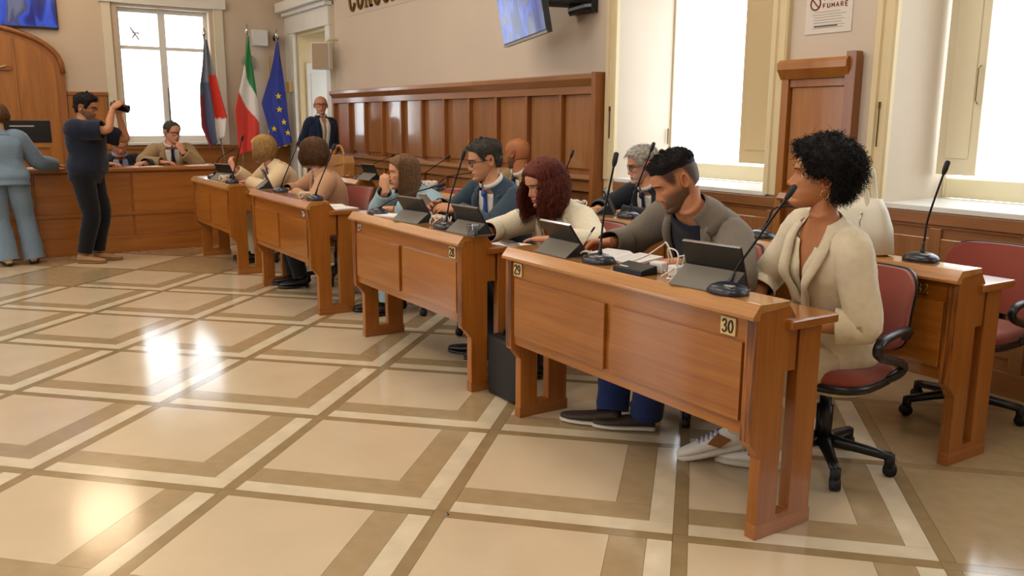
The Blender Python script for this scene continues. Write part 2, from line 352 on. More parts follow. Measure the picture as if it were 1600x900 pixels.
for a, b in (((1.0, 2.72), (1.04, 2.66)), ((1.04, 2.66), (1.0, 2.6)), ((1.04, 2.66), (1.09, 2.58)), ((1.0, 2.68), (1.1, 2.67)), ((0.98, 2.75), (1.01, 2.7))):
    dd.tube([(-11.292, a[0], a[1]), (-11.292, b[0], b[1])], 0.012, 6)
dd.build('window_decal', 'grey_plastic', bw)
struct(MB().box(-11.15, -11.0, 0.72, 2.12, 1.06, 1.1).build('trim_%d' % k, 'white_trim', bevel=0.004)); k += 1
for a, b in ((0.58, 0.70), (2.12, 2.26)):
    struct(MB().box(-11.1, -11.06, a, b, 1.05, 3.9).build('trim_%d' % k, 'casing_pale', bevel=0.006)); k += 1
struct(MB().box(-11.1, -11.02, 0.55, 2.3, 3.06, 3.2).build('trim_%d' % k, 'white_trim', bevel=0.006)); k += 1
# ------------------------------------------------------------------ door in the right wall near the corner
df = struct(MB().box(-10.85, -10.65, 3.19, 3.26, 0, 2.74).box(-9.3, -9.14, 3.19, 3.26, 0, 2.74).build('door_1', 'white_trim', bevel=0.006))
MB().box(-10.85, -9.14, 3.18, 3.26, 2.74, 3.0).build('lintel', 'white_trim', df, bevel=0.006)
MB().box(-10.95, -9.10, 3.12, 3.26, 3.0, 3.06).box(-11.0, -9.06, 3.04, 3.26, 3.06, 3.2).build('door_cornice', 'white_trim', df, bevel=0.008)
MB().box(-10.65, -10.60, 3.26, 3.95, 0, 2.74).box(-9.35, -9.3, 3.26, 3.95, 0, 2.74).box(-10.60, -9.35, 3.26, 3.95, 2.69, 2.74).build('jamb', 'cream_trim', df)
lf = MB().box(-10.595, -10.555, 3.36, 3.72, 0.01, 2.3).build('door_leaf', 'white_trim', df, bevel=0.004)
MB().box(-10.555, -10.545, 3.42, 3.66, 1.1, 2.15).box(-10.555, -10.545, 3.42, 3.66, 0.15, 0.95).build('leaf_panel', 'white_trim', lf, bevel=0.004)
MB().box(-10.60, -9.35, 3.84, 3.95, 2.3, 2.42).build('fanlight_board', 'white_trim', df, bevel=0.004)
struct(MB().box(-11.1, -10.85, 3.22, 3.25, 0, 3.0).build('trim_%d' % k, 'white_trim')); k += 1
struct(MB().box(-9.12, -9.10, 3.235, 3.25, 1.84, 4.2).build('trim_%d' % k, 'cream_trim')); k += 1
# ------------------------------------------------------------------ panelling of the right wall
def panelling(name, label, xs, ztop, x_end):
    t = thing(name, label, 'panelling', (0, 3.25, 0))
    x0, x1 = xs[0], xs[-1]; yb = 3.25
    MB().box(x0, x1, yb-0.012, yb-0.002, 0.0, ztop-0.08).build('backing', 'panel_dark', t)
    for a, b in zip(xs, xs[1:]):
        MB().box(a+0.022, b-0.022, yb-0.030, yb-0.012, 1.03, ztop-0.17).build('panel', 'panel_wood_z', t, bevel=0.004)
        MB().box(a+0.022, b-0.022, yb-0.030, yb-0.012, 0.14, 0.82).build('lower_panel', 'panel_wood_z', t, bevel=0.004)
    for a in xs:
        MB().box(a-0.018, a+0.018, yb-0.075, yb-0.012, 1.0, ztop-0.13).build('stile', 'panel_dark', t, bevel=0.003)
        MB().box(a-0.018, a+0.018, yb-0.06, yb-0.012, 0.1, 0.85).build('lower_stile', 'panel_dark', t, bevel=0.003)
    MB().box(x0, x1, yb-0.078, yb-0.012, ztop-0.17, ztop-0.10).build('top_rail', 'panel_wood_x', t, bevel=0.003)
    MB().box(x0, x1, yb-0.07, yb-0.012, 0.84, 0.93).build('middle_rail', 'panel_wood_x', t, bevel=0.003)
    MB().prism([(yb, 0.93), (yb-0.10, 0.935), (yb-0.11, 0.95), (yb-0.085, 0.985), (yb, 1.0)], 0, x0, x1).build('ledge', 'panel_wood_x', t)
    MB().box(x0, x1, yb-0.07, yb-0.012, 0.0, 0.12).build('plinth', 'panel_wood_x', t, bevel=0.003)
    L = (x1-x0)/3
    for i in range(3):
        MB().prism([(yb, ztop-0.10), (yb-0.085, ztop-0.10), (yb-0.13, ztop-0.045), (yb-0.13, ztop-0.01), (yb-0.10, ztop), (yb, ztop)], 0, x0+i*L+0.002, x0+(i+1)*L-0.002).build('cornice', 'panel_wood_x', t)
    MB().box(x_end-0.02, x_end+0.03, yb-0.135, yb, 0, ztop+0.005).build('end_post', 'panel_dark', t, bevel=0.003)
    return t
panelling('wall_panelling', 'long wall panelling of tall vertical wooden panels below the wall lettering', [-9.04+0.5405*i for i in range(12)], 1.835, -3.10)
MB().box(-9.03, -8.96, 3.165, 3.175, 1.58, 1.66)
# single panel on the pier between the two windows
pt = thing('pier_panel', 'tall single wooden wall panel on the pier under the no smoking notice', 'panelling', (-0.93, 3.25, 0))
MB().box(-1.20, -0.66, 3.235, 3.248, 0, 1.8).build('backing', 'panel_dark', pt)
MB().box(-1.145, -0.735, 3.215, 3.235, 1.03, 1.66).build('panel', 'back_wood', pt, bevel=0.004)
MB().box(-1.145, -0.735, 3.215, 3.235, 0.14, 0.80).build('lower_panel', 'back_wood', pt, bevel=0.004)
MB().box(-1.21, -1.155, 3.185, 3.235, 0, 1.8).build('stile', 'back_wood', pt, bevel=0.004); MB().box(-0.725, -0.655, 3.17, 3.235, 0, 1.86).build('stile', 'panel_dark', pt, bevel=0.004)
MB().prism([(3.25, 1.71), (3.18, 1.71), (3.14, 1.77), (3.14, 1.81), (3.16, 1.83), (3.25, 1.83)], 0, -1.215, -0.70).build('cornice', 'back_wood', pt)
MB().box(-1.155, -0.725, 3.20, 3.235, 1.66, 1.71).build('top_rail', 'panel_dark', pt, bevel=0.003)
MB().prism([(3.25, 0.93), (3.15, 0.935), (3.14, 0.95), (3.165, 0.985), (3.25, 1.0)], 0, -1.155, -0.725).build('ledge', 'back_wood', pt)
# wainscots under the windows
def wainscot(x0, x1, label, fields):
    t = thing('wainscot', label, 'wainscot', ((x0+x1)/2, 3.25, 0))
    y = 3.25
    MB().box(x0, x1, y-0.014, y-0.002, 0, 0.94).build('backing', 'panel_wood_x', t)
    MB().box(x0, x1, y-0.035, y-0.014, 0.875, 0.942).build('top_rail', 'panel_wood_x', t, bevel=0.003)
    MB().box(x0, x1, y-0.022, y-0.014, 0.855, 0.875).build('moulding', 'panel_dark', t, bevel=0.002)
    MB().box(x0, x1, y-0.035, y-0.014, 0.0, 0.13).build('plinth', 'panel_wood_x', t, bevel=0.003)
    for a, b in fields: MB().box(a+0.01, b-0.01, y-0.024, y-0.014, 0.2, 0.80).build('field', 'panel_wood_z', t, bevel=0.006)
    for a in sorted({q for f in fields for q in f}): MB().box(a-0.035, a+0.035, y-0.03, y-0.014, 0.13, 0.855).build('stile', 'panel_wood_z', t, bevel=0.003)
wainscot(-2.93, -1.22, 'wooden wainscot under the window behind the grey haired man', [(-2.89, -2.35), (-2.35, -1.8), (-1.8, -1.26)])
wainscot(-0.65, 5.8, 'wooden wainscot running right under the window behind the white tote bag', [(-0.60, -0.09), (-0.09, 0.42), (0.42, 0.93), (0.93, 1.44), (1.44, 2.0)])
# ------------------------------------------------------------------ back wall: arched panel, wainscot, screen, crucifix
at = thing('arched_panel', 'large arched wooden wall panel behind the podium', 'panelling', (-11.1, -1.4, 0))
YC = -1.42; HW = 1.46
def arch(hw, rise, z1, n=24): return [(YC-hw, 0.0)]+[(YC-hw*math.cos(PI*i/n), z1+rise*math.sin(PI*i/n)**0.75) for i in range(n+1)]+[(YC+hw, 0.0)]
MB().prism(arch(HW, 0.66, 2.06), 0, -11.098, -11.02).build('arch_frame', 'panel_dark', at)
MB().prism(arch(HW-0.11, 0.63, 2.0), 0, -11.02, -11.005).build('arch_board', 'back_wood', at)
for yy in (-2.3, -1.42, -0.56): MB().box(-11.005, -10.99, yy-0.015, yy+0.015, 0.9, 2.5 if yy != -1.42 else 2.62).build('stile', 'back_wood', at, bevel=0.004)
ar = arch(HW-0.02, 0.65, 2.05); MB().tube([(-11.01, a, b) for a, b in ar[1:-1]], 0.035, 8).build('arch_moulding', 'panel_dark', at, smooth=True)
bt = thing('back_wainscot', 'wooden wainscot along the back wall below the bright window', 'wainscot', (-11.1, 1.5, 0))
MB().box(-11.098, -11.06, 0.06, 3.2, 0, 1.02).build('boarding', 'back_wood_y', bt, bevel=0.004)
MB().box(-11.10, -11.03, 0.06, 3.2, 1.0, 1.045).build('cap', 'back_wood_y', bt, bevel=0.004)
MB().box(-11.098, -11.05, 0.05, 0.56, 1.04, 1.78).build('tall_board', 'back_wood', bt, bevel=0.004)
MB().box(-11.10, -11.03, 0.05, 0.57, 1.76, 1.81).build('tall_cap', 'panel_dark', bt, bevel=0.004)
# ------------------------------------------------------------------ lettering made of strokes
GL = {  # polylines in a unit box (x 0..1, y 0..1); second value = stroke weight
 'C': [([(0.92, 0.8), (0.7, 0.97), (0.45, 1.0), (0.2, 0.88), (0.06, 0.62), (0.06, 0.38), (0.2, 0.12), (0.45, 0.0), (0.72, 0.03), (0.93, 0.2)], 1)],
 'O': [([(0.5, 1.0), (0.2, 0.9), (0.05, 0.62), (0.05, 0.38), (0.2, 0.1), (0.5, 0.0), (0.8, 0.1), (0.95, 0.38), (0.95, 0.62), (0.8, 0.9), (0.5, 1.0)], 1)],
 'N': [([(0.12, 0), (0.12, 1)], .8), ([(0.12, 1), (0.86, 0)], 1.1), ([(0.86, 0), (0.86, 1)], .8)],
 'R': [([(0.12, 0), (0.12, 1)], 1), ([(0.12, 1), (0.6, 1), (0.85, 0.88), (0.85, 0.65), (0.6, 0.52), (0.12, 0.52)], .8), ([(0.5, 0.52), (0.92, 0)], 1)],
 'D': [([(0.12, 0), (0.12, 1), (0.5, 1), (0.82, 0.82), (0.93, 0.5), (0.82, 0.18), (0.5, 0), (0.12, 0)], 1)],
 'I': [([(0.5, 0), (0.5, 1)], 1)], 'A': [([(0.05, 0), (0.5, 1), (0.95, 0)], 1), ([(0.22, 0.35), (0.78, 0.35)], .8)],
 'V': [([(0.05, 1), (0.5, 0), (0.95, 1)], 1)], 'E': [([(0.85, 1), (0.15, 1), (0.15, 0), (0.85, 0)], 1), ([(0.15, 0.5), (0.7, 0.5)], 1)],
 'T': [([(0.05, 1), (0.95, 1)], 1), ([(0.5, 1), (0.5, 0)], 1)], 'F': [([(0.85, 1), (0.15, 1), (0.15, 0)], 1), ([(0.15, 0.5), (0.7, 0.5)], 1)],
 'U': [([(0.1, 1), (0.1, 0.25), (0.3, 0.02), (0.7, 0.02), (0.9, 0.25), (0.9, 1)], 1)], 'M': [([(0.05, 0), (0.1, 1), (0.5, 0.2), (0.9, 1), (0.95, 0)], 1)],
 '0': [([(0.5, 1.0), (0.24, 0.88), (0.12, 0.6), (0.12, 0.4), (0.24, 0.12), (0.5, 0.0), (0.76, 0.12), (0.88, 0.4), (0.88, 0.6), (0.76, 0.88), (0.5, 1.0)], 1.2)],
 '3': [([(0.12, 0.82), (0.3, 0.98), (0.6, 1.0), (0.8, 0.86), (0.76, 0.64), (0.45, 0.53), (0.8, 0.42), (0.88, 0.2), (0.65, 0.02), (0.32, 0.0), (0.1, 0.15)], 1.2)],
 '2': [([(0.14, 0.76), (0.25, 0.95), (0.55, 1.0), (0.82, 0.86), (0.8, 0.62), (0.12, 0.02), (0.9, 0.02), (0.92, 0.16)], 1.2)],
 '9': [([(0.86, 0.68), (0.72, 0.45), (0.4, 0.42), (0.14, 0.6), (0.16, 0.84), (0.42, 1.0), (0.72, 0.95), (0.87, 0.7), (0.8, 0.3), (0.55, 0.04), (0.2, 0.05)], 1.2)],
 '8': [([(0.5, 0.54), (0.22, 0.66), (0.22, 0.9), (0.5, 1.0), (0.78, 0.9), (0.78, 0.66), (0.5, 0.54), (0.14, 0.36), (0.14, 0.12), (0.5, 0.0), (0.86, 0.12), (0.86, 0.36), (0.5, 0.54)], 1.2)],
 '7': [([(0.1, 0.84), (0.1, 0.98), (0.9, 0.98), (0.4, 0.0)], 1.2)], '1': [([(0.25, 0.8), (0.55, 1.0), (0.55, 0.0)], 1.2), ([(0.3, 0.0), (0.8, 0.0)], 1)],
 '6': [([(0.8, 0.95), (0.45, 0.9), (0.15, 0.5), (0.15, 0.2), (0.45, 0.0), (0.8, 0.1), (0.86, 0.36), (0.6, 0.55), (0.25, 0.45), (0.14, 0.3)], 1.2)],
 '5': [([(0.82, 1.0), (0.25, 1.0), (0.2, 0.58), (0.55, 0.62), (0.86, 0.42), (0.82, 0.14), (0.5, 0.0), (0.14, 0.1)], 1.2)],
 '4': [([(0.68, 0.0), (0.68, 1.0), (0.1, 0.3), (0.95, 0.3)], 1.2)]}
def lettering(mb, text, x, z, cw, h, gap, put, r, sides=6):
    """strokes as rounded bars; put(u, v) -> 3-D point"""
    for ch in text:
        if ch != ' ':
            for pl, wgt in GL[ch]:
                n = len(pl) if len(pl) <= 3 else len(pl)*2
                pts = pl if len(pl) <= 3 else smooth_path([(a, b, 0) for a, b in pl], n)
                mb.tube([put(x+p[0]*cw, z+p[1]*h) for p in pts], r*wgt, sides)
        x += cw+gap
    return x
RAD_ = math.radians
# ------------------------------------------------------------------ desks
def desk(x0, x1, yf, label, plates):
    """two-seat council desk: ends x0..x1, front face at yf (people sit behind, at larger y)"""
    t = thing('council_desk', label, 'desk', ((x0+x1)/2, yf, 0), 'rows of two-seat council desks')
    def Y(v): return yf+v
    prof = [(0.055, 0.0), (0.055, 0.30), (0.02, 0.345), (0.0, 0.36), (0.0, 0.80), (0.0, 0.82), (0.02, 0.845), (0.15, 0.845), (0.205, 0.775), (0.205, 0.60), (0.155, 0.60), (0.155, 0.075), (0.222, 0.075), (0.222, 0.748), (0.335, 0.748), (0.335, 0.05), (0.34, 0.045), (0.34, 0.0)]
    for a, b in ((x0, x0+0.046), (x1-0.046, x1)):
        MB().prism([(Y(p[0]), p[1]) for p in prof], 0, a, b).build('end_panel', 'desk_wood_z', t, bevel=0.002)
        MB().box(a-0.001, b+0.001, Y(0.052), Y(0.343), 0.0, 0.055).build('foot_rail', 'desk_wood_y', t, bevel=0.002)
        MB().box(a+0.0005, b-0.0005, Y(-0.003), Y(0.004), 0.37, 0.79).build('edge_strip', 'grain_wood_z', t)
    i0, i1 = x0+0.046, x1-0.046
    MB().box(i0, i1, Y(0.012), Y(0.034), 0.385, 0.82).build('front_board', 'desk_wood_x', t, bevel=0.001)
    mid = (i0+i1)/2
    for a, b in ((i0+0.028, mid-0.022), (mid+0.022, i1-0.012)):
        MB().box(a, b, Y(-0.004), Y(0.012), 0.435, 0.712).build('front_panel', 'desk_wood_x', t, bevel=0.002)
    MB().prism([(Y(-0.026), 0.800), (Y(-0.026), 0.812), (Y(0.008), 0.852), (Y(0.152), 0.852), (Y(0.152), 0.83), (Y(0.01), 0.82), (Y(0.01), 0.795)], 0, x0-0.004, x1+0.004).build('cap_rail', 'cap_wood', t, bevel=0.002)
    MB().box(i0, i1, Y(0.13), Y(0.152), 0.76, 0.832).build('riser', 'desk_wood_x', t)
    MB().box(x0-0.02, x1+0.02, Y(0.152), Y(0.40), 0.748, 0.782).build('worktop', 'desk_wood_x', t, bevel=0.006)
    for txt, px, kind in plates:
        if kind == 'plate':
            p = MB().box(px-0.034, px+0.034, Y(0.004), Y(0.012), 0.722, 0.785).build('number_plate', 'plate', t, bevel=0.002)
            mb = MB(); lettering(mb, txt, px-0.026, 0.733, 0.024, 0.042, 0.004, lambda u, v: (u, Y(0.003), v), 0.0029, 5); mb.build('numerals', 'plate_ink', p)
        else:
            mb = MB(); lettering(mb, txt, px-0.026, 0.735, 0.024, 0.04, 0.006, lambda u, v: (u, Y(0.008), v), 0.0042, 6); mb.build('numerals', 'chrome' if kind == 'metal' else 'brass', t, smooth=True)
    return t
YF = 0.775
desk(-0.757, 0.777, YF, 'nearest front row desk, numbered 29 and 30, with two tablets', [('29', -0.668, 'plate'), ('30', 0.645, 'plate')])
desk(-2.645, -1.187, YF, 'second front row desk from the right, holding a clear plastic cup', [('27', -2.54, 'metal'), ('28', -1.30, 'plate')])
desk(-4.785, -3.378, 0.745, 'third front row desk from the right, in front of the brown haired woman', [('26', -3.52, 'metal')])
desk(-6.783, -5.41, 0.71, 'farthest front row desk, in front of the blonde woman and next to the podium', [])
Y2 = 1.985
desk(-0.77, 0.765, Y2, 'nearest second row desk, numbered 32, with the white tote bag on it', [('31', -0.65, 'brass'), ('32', 0.60, 'brass')])
desk(-2.645, -1.187, Y2, 'second row desk of the grey haired man in the dark suit', [])
desk(-4.785, -3.378, Y2, 'second row desk of the bald man in the tan suit', [])
desk(-6.783, -5.41, Y2, 'farthest second row desk with the tan handbag on it', [])
# ------------------------------------------------------------------ swivel chairs
def chair_parts():
    t = thing('swivel_chair', 'chair', 'chair', (0, 0, 0))
    # seat faces -y; origin on the floor under the column
    rings = []
    for z_, s in ((0.42, 0.86), (0.425, 0.97), (0.45, 1.0), (0.475, 0.97), (0.485, 0.86)):
        rings.append([(0.235*s*math.copysign(abs(math.cos(a))**0.6, math.cos(a)), -0.02+0.23*s*math.copysign(abs(math.sin(a))**0.6, math.sin(a)), z_) for a in (2*PI*i/32 for i in range(32))])
    MB().loft(rings).build('seat', 'maroon', t, smooth=True)
    sh = [[(0.238*s*math.copysign(abs(math.cos(a))**0.6, math.cos(a)), -0.02+0.233*s*math.copysign(abs(math.sin(a))**0.6, math.sin(a)), z_) for a in (2*PI*i/32 for i in range(32))] for z_, s in ((0.395, 0.8), (0.40, 0.99), (0.43, 1.01), (0.432, 0.9))]
    MB().loft(sh).build('seat_shell', 'black_plastic', t, smooth=True)
    # backrest: rounded trapezoid, wrapped round the sitter, cushion inside a black shell
    def back(off, grow, z0, z1, n=20, m=22):
        g = []
        for i in range(m+1):
            v = .5-.5*math.cos(PI*i/m); row = []
            for j in range(n+1):
                u = -1+2*j/n; zz = z0+(z1-z0)*v
                hw = (0.245+grow)*(0.93+0.07*v)
                # round the corners
                cz = min(v, 1-v)*(z1-z0); rc = 0.09
                if cz < rc: hw -= rc-math.sqrt(max(0, rc*rc-(rc-cz)**2))
                row.append((u*hw, 0.245+0.05*v-0.09*(u*hw/0.245)**2+off+0.02*math.sin(v*PI)*-1, zz))
            g.append(row)
        return g
    def slab(o1, o2, grow, z0, z1):
        A = back(o1, grow, z0, z1); B = back(o2, grow, z0, z1); mb = MB(); nn = len(A[0]); mm = len(A)
        va = [p for r in A for p in r]; vb = [p for r in B for p in r]; k = len(va); fs = []
        for i in range(mm-1):
            for j in range(nn-1):
                q = i*nn+j; fs.append((q, q+1, q+nn+1, q+nn)); fs.append((k+q, k+q+nn, k+q+nn+1, k+q+1))
        for i in range(mm-1):
            for j in (0, nn-1):
                q = i*nn+j; fs.append((q, q+nn, k+q+nn, k+q) if j == 0 else (q+nn, q, k+q, k+q+nn))
        for j in range(nn-1):
            q = j; fs.append((q+1, q, k+q, k+q+1)); q = (mm-1)*nn+j; fs.append((q, q+1, k+q+1, k+q))
        return mb.add(va+vb, fs)
    slab(0.0, 0.035, 0.0, 0.50, 0.84).build('backrest', 'maroon', t, smooth=True, bevel=0.008)
    slab(0.032, 0.047, 0.006, 0.495, 0.846).build('back_shell', 'black_plastic', t, smooth=True, bevel=0.004)
    MB().tube([(0, 0.20, 0.41), (0, 0.30, 0.42), (0, 0.335, 0.5), (0, 0.325, 0.66)], 0.028, 8, n=10, flat=0.5).build('back_bracket', 'black_plastic', t, smooth=True)
    for s in (-1, 1):
        MB().tube([(s*0.232, 0.18, 0.575), (s*0.265, 0.12, 0.62), (s*0.28, -0.02, 0.635), (s*0.285, -0.16, 0.63), (s*0.285, -0.205, 0.60), (s*0.283, -0.17, 0.565), (s*0.28, -0.04, 0.525), (s*0.275, 0.07, 0.49), (s*0.262, 0.085, 0.455), (s*0.235, 0.05, 0.43), (s*0.18, 0.0, 0.415)], 0.021, 8, n=36, flat=0.8).build('armrest', 'black_plastic', t, smooth=True)
    MB().lathe([(0.034, 0.10), (0.034, 0.27), (0.024, 0.275), (0.024, 0.395), (0.07, 0.4)], 0, 0, 16).build('column', 'black_plastic', t, smooth=True)
    for i in range(5):
        a = 2*PI*i/5+0.35; ca, sa = math.cos(a), math.sin(a)
        leg = MB().tube([(ca*0.02, sa*0.02, 0.115), (ca*0.12, sa*0.12, 0.105), (ca*0.27, sa*0.27, 0.085)], [0.034, 0.026, 0.022], 8, n=6, flat=0.9).build('base_leg', 'black_plastic', t, smooth=True)
        cb = MB(); cb.tube([(ca*0.27-sa*0.018, sa*0.27+ca*0.018, 0.03), (ca*0.27+sa*0.018, sa*0.27-ca*0.018, 0.03)], 0.028, 12)
        cb.tube([(ca*0.265, sa*0.265, 0.095), (ca*0.268, sa*0.268, 0.04)], 0.022, 8); cb.build('caster', 'black_matte', leg, smooth=True)
    return t
def dup(o, parent=None):
    c = o.copy(); COL.objects.link(c)
    if parent: c.parent = parent
    for ch in [q for q in bpy.data.objects if q.parent == o]: dup(ch, c)
    return c
CH0 = chair_parts(); _first = [True]
def place_chair(x, y, rz, label):
    o = CH0 if _first[0] else dup(CH0)
    _first[0] = False
    o.location = (x, y, 0); o.rotation_euler = (0, 0, rz); o['label'] = label; o['group'] = 'maroon swivel chairs in both rows'
    return o
place_chair(0.46, 1.60, 0.18, 'maroon swivel chair of the dark curly haired woman, armrest towards the viewer')
place_chair(-0.36, 1.62, 0.1, 'maroon swivel chair of the bearded man in the grey blazer')
place_chair(-1.36, 1.60, -0.05, 'maroon swivel chair behind the red haired woman')
place_chair(-2.15, 1.61, 0.0, 'maroon swivel chair of the man with the blue tie')
place_chair(-3.12, 1.66, 0.0, 'maroon swivel chair of the woman in the light blue jacket')
place_chair(-3.95, 1.58, 0.25, 'empty maroon swivel chair left of the woman in light blue')
place_chair(-4.62, 1.44, 0.3, 'maroon swivel chair of the brown haired woman in the tan jacket')
place_chair(-6.1, 1.50, 0.0, 'maroon swivel chair of the blonde woman in the cream jacket')
place_chair(0.42, 2.72, 0.05, 'empty maroon swivel chair behind desk number 32 at the right edge')
place_chair(-1.95, 2.82, 0.0, 'maroon swivel chair of the grey haired man in the dark suit')
place_chair(-3.7, 2.82, 0.0, 'maroon swivel chair of the bald man in the tan suit')
# ------------------------------------------------------------------ desk microphones
def mic(base, tip, bend, label, cat='microphone', head=0.05):
    bx, by, bz = base
    t = thing('gooseneck_microphone', label, cat, base, 'gooseneck microphones on the desks')
    rings = []
    for z_, s, o in ((0, 1.0, 0), (0.012, 1.0, 0), (0.026, 0.86, 0.002), (0.036, 0.55, 0.004), (0.04, 0.25, 0.006)):
        rings.append([(bx+0.075*s*math.copysign(abs(math.cos(a))**0.75, math.cos(a)), by+o+0.058*s*math.copysign(abs(math.sin(a))**0.75, math.sin(a)), bz+z_) for a in (2*PI*i/24 for i in range(24))])
    MB().loft(rings).build('base', 'blue_black', t, smooth=True)
    MB().box(bx+0.012, bx+0.05, by-0.035, by-0.015, bz+0.03, bz+0.036).build('button', 'grey_plastic', t, bevel=0.002)
    b = Vector((bx, by+0.005, bz+0.035)); e = Vector(tip); mid = b.lerp(e, 0.45)+Vector(bend)
    pts = smooth_path([b, b.lerp(mid, 0.4)+Vector((0, 0, 0.01)), mid, e], 24)
    MB().tube(pts[:6], [0.012, 0.007, 0.006], 8).build('stem_foot', 'blue_black', t, smooth=True)
    MB().tube(pts[4:], 0.0045, 8).build('gooseneck', 'dark_metal', t, smooth=True)
    d = (pts[-1]-pts[-3]).normalized()
    MB().tube([e-d*0.012, e, e+d*0.012, e+d*(head-0.006), e+d*head], [0.006, 0.010, 0.0115, 0.0115, 0.006], 10).build('head', 'black_matte', t, smooth=True)
    return t
mic((-0.165, 0.86, 0.852), (-0.165, 0.93, 1.265), (-0.012, 0, 0.01), 'tall microphone in front of the bearded man with the notebook')
mic((0.585, 0.835, 0.852), (0.648, 1.04, 1.185), (0.0, -0.01, 0.0), 'microphone bending to the mouth of the curly haired woman')
mic((-1.53, 0.865, 0.852), (-1.42, 0.915, 1.24), (-0.02, 0, 0), 'tall microphone between the two tablets of the second desk')
mic((-2.40, 0.85, 0.852), (-1.90, 1.03, 1.06), (0, 0, 0.02), 'low slanting microphone at the left end of the second desk')
mic((-4.36, 0.86, 0.852), (-4.02, 0.90, 1.24), (-0.01, 0, 0), 'left microphone on the desk of the woman in the tan jacket')
mic((-3.53, 0.85, 0.852), (-3.26, 0.90, 1.23), (-0.01, 0, 0), 'right microphone on the desk of the woman in the tan jacket')
mic((-5.60, 0.80, 0.852), (-5.45, 0.87, 1.25), (0, 0, 0), 'tall microphone in front of the blonde woman, before the red stripe')
mic((-6.35, 0.82, 0.852), (-5.95, 0.90, 1.14), (-0.08, 0, 0.05), 'bent microphone left of the blonde woman')
mic((0.525, 2.09, 0.852), (0.555, 2.15, 1.235), (-0.015, 0, 0), 'microphone standing on desk number 32 at the right')
mic((-0.36, 2.09, 0.852), (-0.06, 2.20, 1.03), (-0.08, 0, 0.06), 'microphone bending behind the neck of the curly haired woman')
mic((-1.42, 2.10, 0.852), (-1.30, 2.16, 1.27), (-0.01, 0, 0), 'microphone before the face of the grey haired man')
mic((-2.20, 2.08, 0.852), (-2.12, 2.17, 1.20), (0, 0, 0), 'microphone against the panelling, left of the grey haired man')
mic((-5.08, 1.985+0.09, 0.852), (-4.99, 2.17, 1.10), (-0.06, 0, 0.03), 'microphone leaning over the tablet behind the woman in light blue') if False else None
mic((-5.55, 2.07, 0.852), (-5.0, 2.17, 1.10), (-0.05, 0, 0.02), 'slanting microphone left of the face of the woman in light blue')
mic((-4.35, 2.08, 0.852), (-3.95, 2.2, 1.12), (-0.03, 0, 0.0), 'slanting microphone against the panelling right of the woman in light blue')
mic((-3.92, 2.08, 0.852), (-3.53, 2.2, 1.015), (-0.05, 0, 0.03), 'low microphone in front of the bald man')
# ------------------------------------------------------------------ tablets standing on folio covers (backs towards the viewer)
def tablet(cx, cy, z, yaw, wd, ht, label, slope=0.42):
    t = thing('tablet', label, 'tablet', (cx, cy, z), 'tablets on the desks')
    M = Matrix.Translation((cx, cy, z)) @ Matrix.Rotation(yaw, 4, 'Z')
    hw = wd/2; L = ht; s, c = math.sin(slope), math.cos(slope)
    b = (0.05, 0.006); tp = (0.05-s*L, 0.006+c*L)
    n = (-c*0.010, -s*0.010)
    MB().prism([b, tp, (tp[0]+n[0], tp[1]+n[1]), (b[0]+n[0], b[1]+n[1])], 0, -hw, hw).xform(M).build('tablet_body', 'black_plastic', t, bevel=0.002)
    k = 0.42; q = (b[0]-s*L*k+n[0], b[1]+c*L*k+n[1])
    e = (-0.075, 0.004)
    MB().prism([q, e, (e[0]-0.004, e[1]+0.001), (q[0]-0.004, q[1]+0.003)], 0, -hw, hw).xform(M).build('folio_flap', 'folio_grey', t)
    MB().box(-hw, hw, -0.078, 0.062, 0, 0.005).xform(M).build('folio_base', 'folio_grey', t, bevel=0.001)
    MB().prism([(b[0], 0.005), q, (e[0]+0.01, 0.005)], 0, hw-0.004, hw-0.001).xform(M).build('folio_gusset', 'black_matte', t)
    MB().prism([(tp[0]-0.0005, tp[1]), (tp[0]+0.001, tp[1]+0.003), (tp[0]+n[0]+0.001, tp[1]+n[1]+0.003), (tp[0]+n[0], tp[1]+n[1])], 0, -hw+0.004, hw-0.004).xform(M).build('tablet_rim', 'chrome', t)
    return t
tablet(-0.43, 0.875, 0.852, -0.05, 0.25, 0.175, 'tablet at the left end of the nearest desk, beside plate 29', slope=0.62)
tablet(0.475, 0.865, 0.852, 0.12, 0.26, 0.165, 'tablet in front of the dark curly haired woman', slope=0.35)
tablet(-1.90, 0.865, 0.852, 0.15, 0.26, 0.165, 'left tablet on the desk with the clear plastic cup', slope=0.55)
tablet(-1.28, 0.885, 0.852, 0.05, 0.26, 0.165, 'right tablet on the desk with the clear plastic cup', slope=0.55)
tablet(-4.78, 0.87, 0.852, -0.2, 0.24, 0.18, 'tablet on the third desk before the arm of the blonde woman')
tablet(-6.02, 0.84, 0.852, 0.3, 0.26, 0.165, 'farthest front row tablet, near the podium')
tablet(-1.66, 2.13, 0.852, -0.75, 0.24, 0.17, 'tablet under the chin of the grey haired man')
tablet(-5.36+0.0, 2.09, 0.852, 0.1, 0.26, 0.165, 'second row tablet left of the woman in light blue')
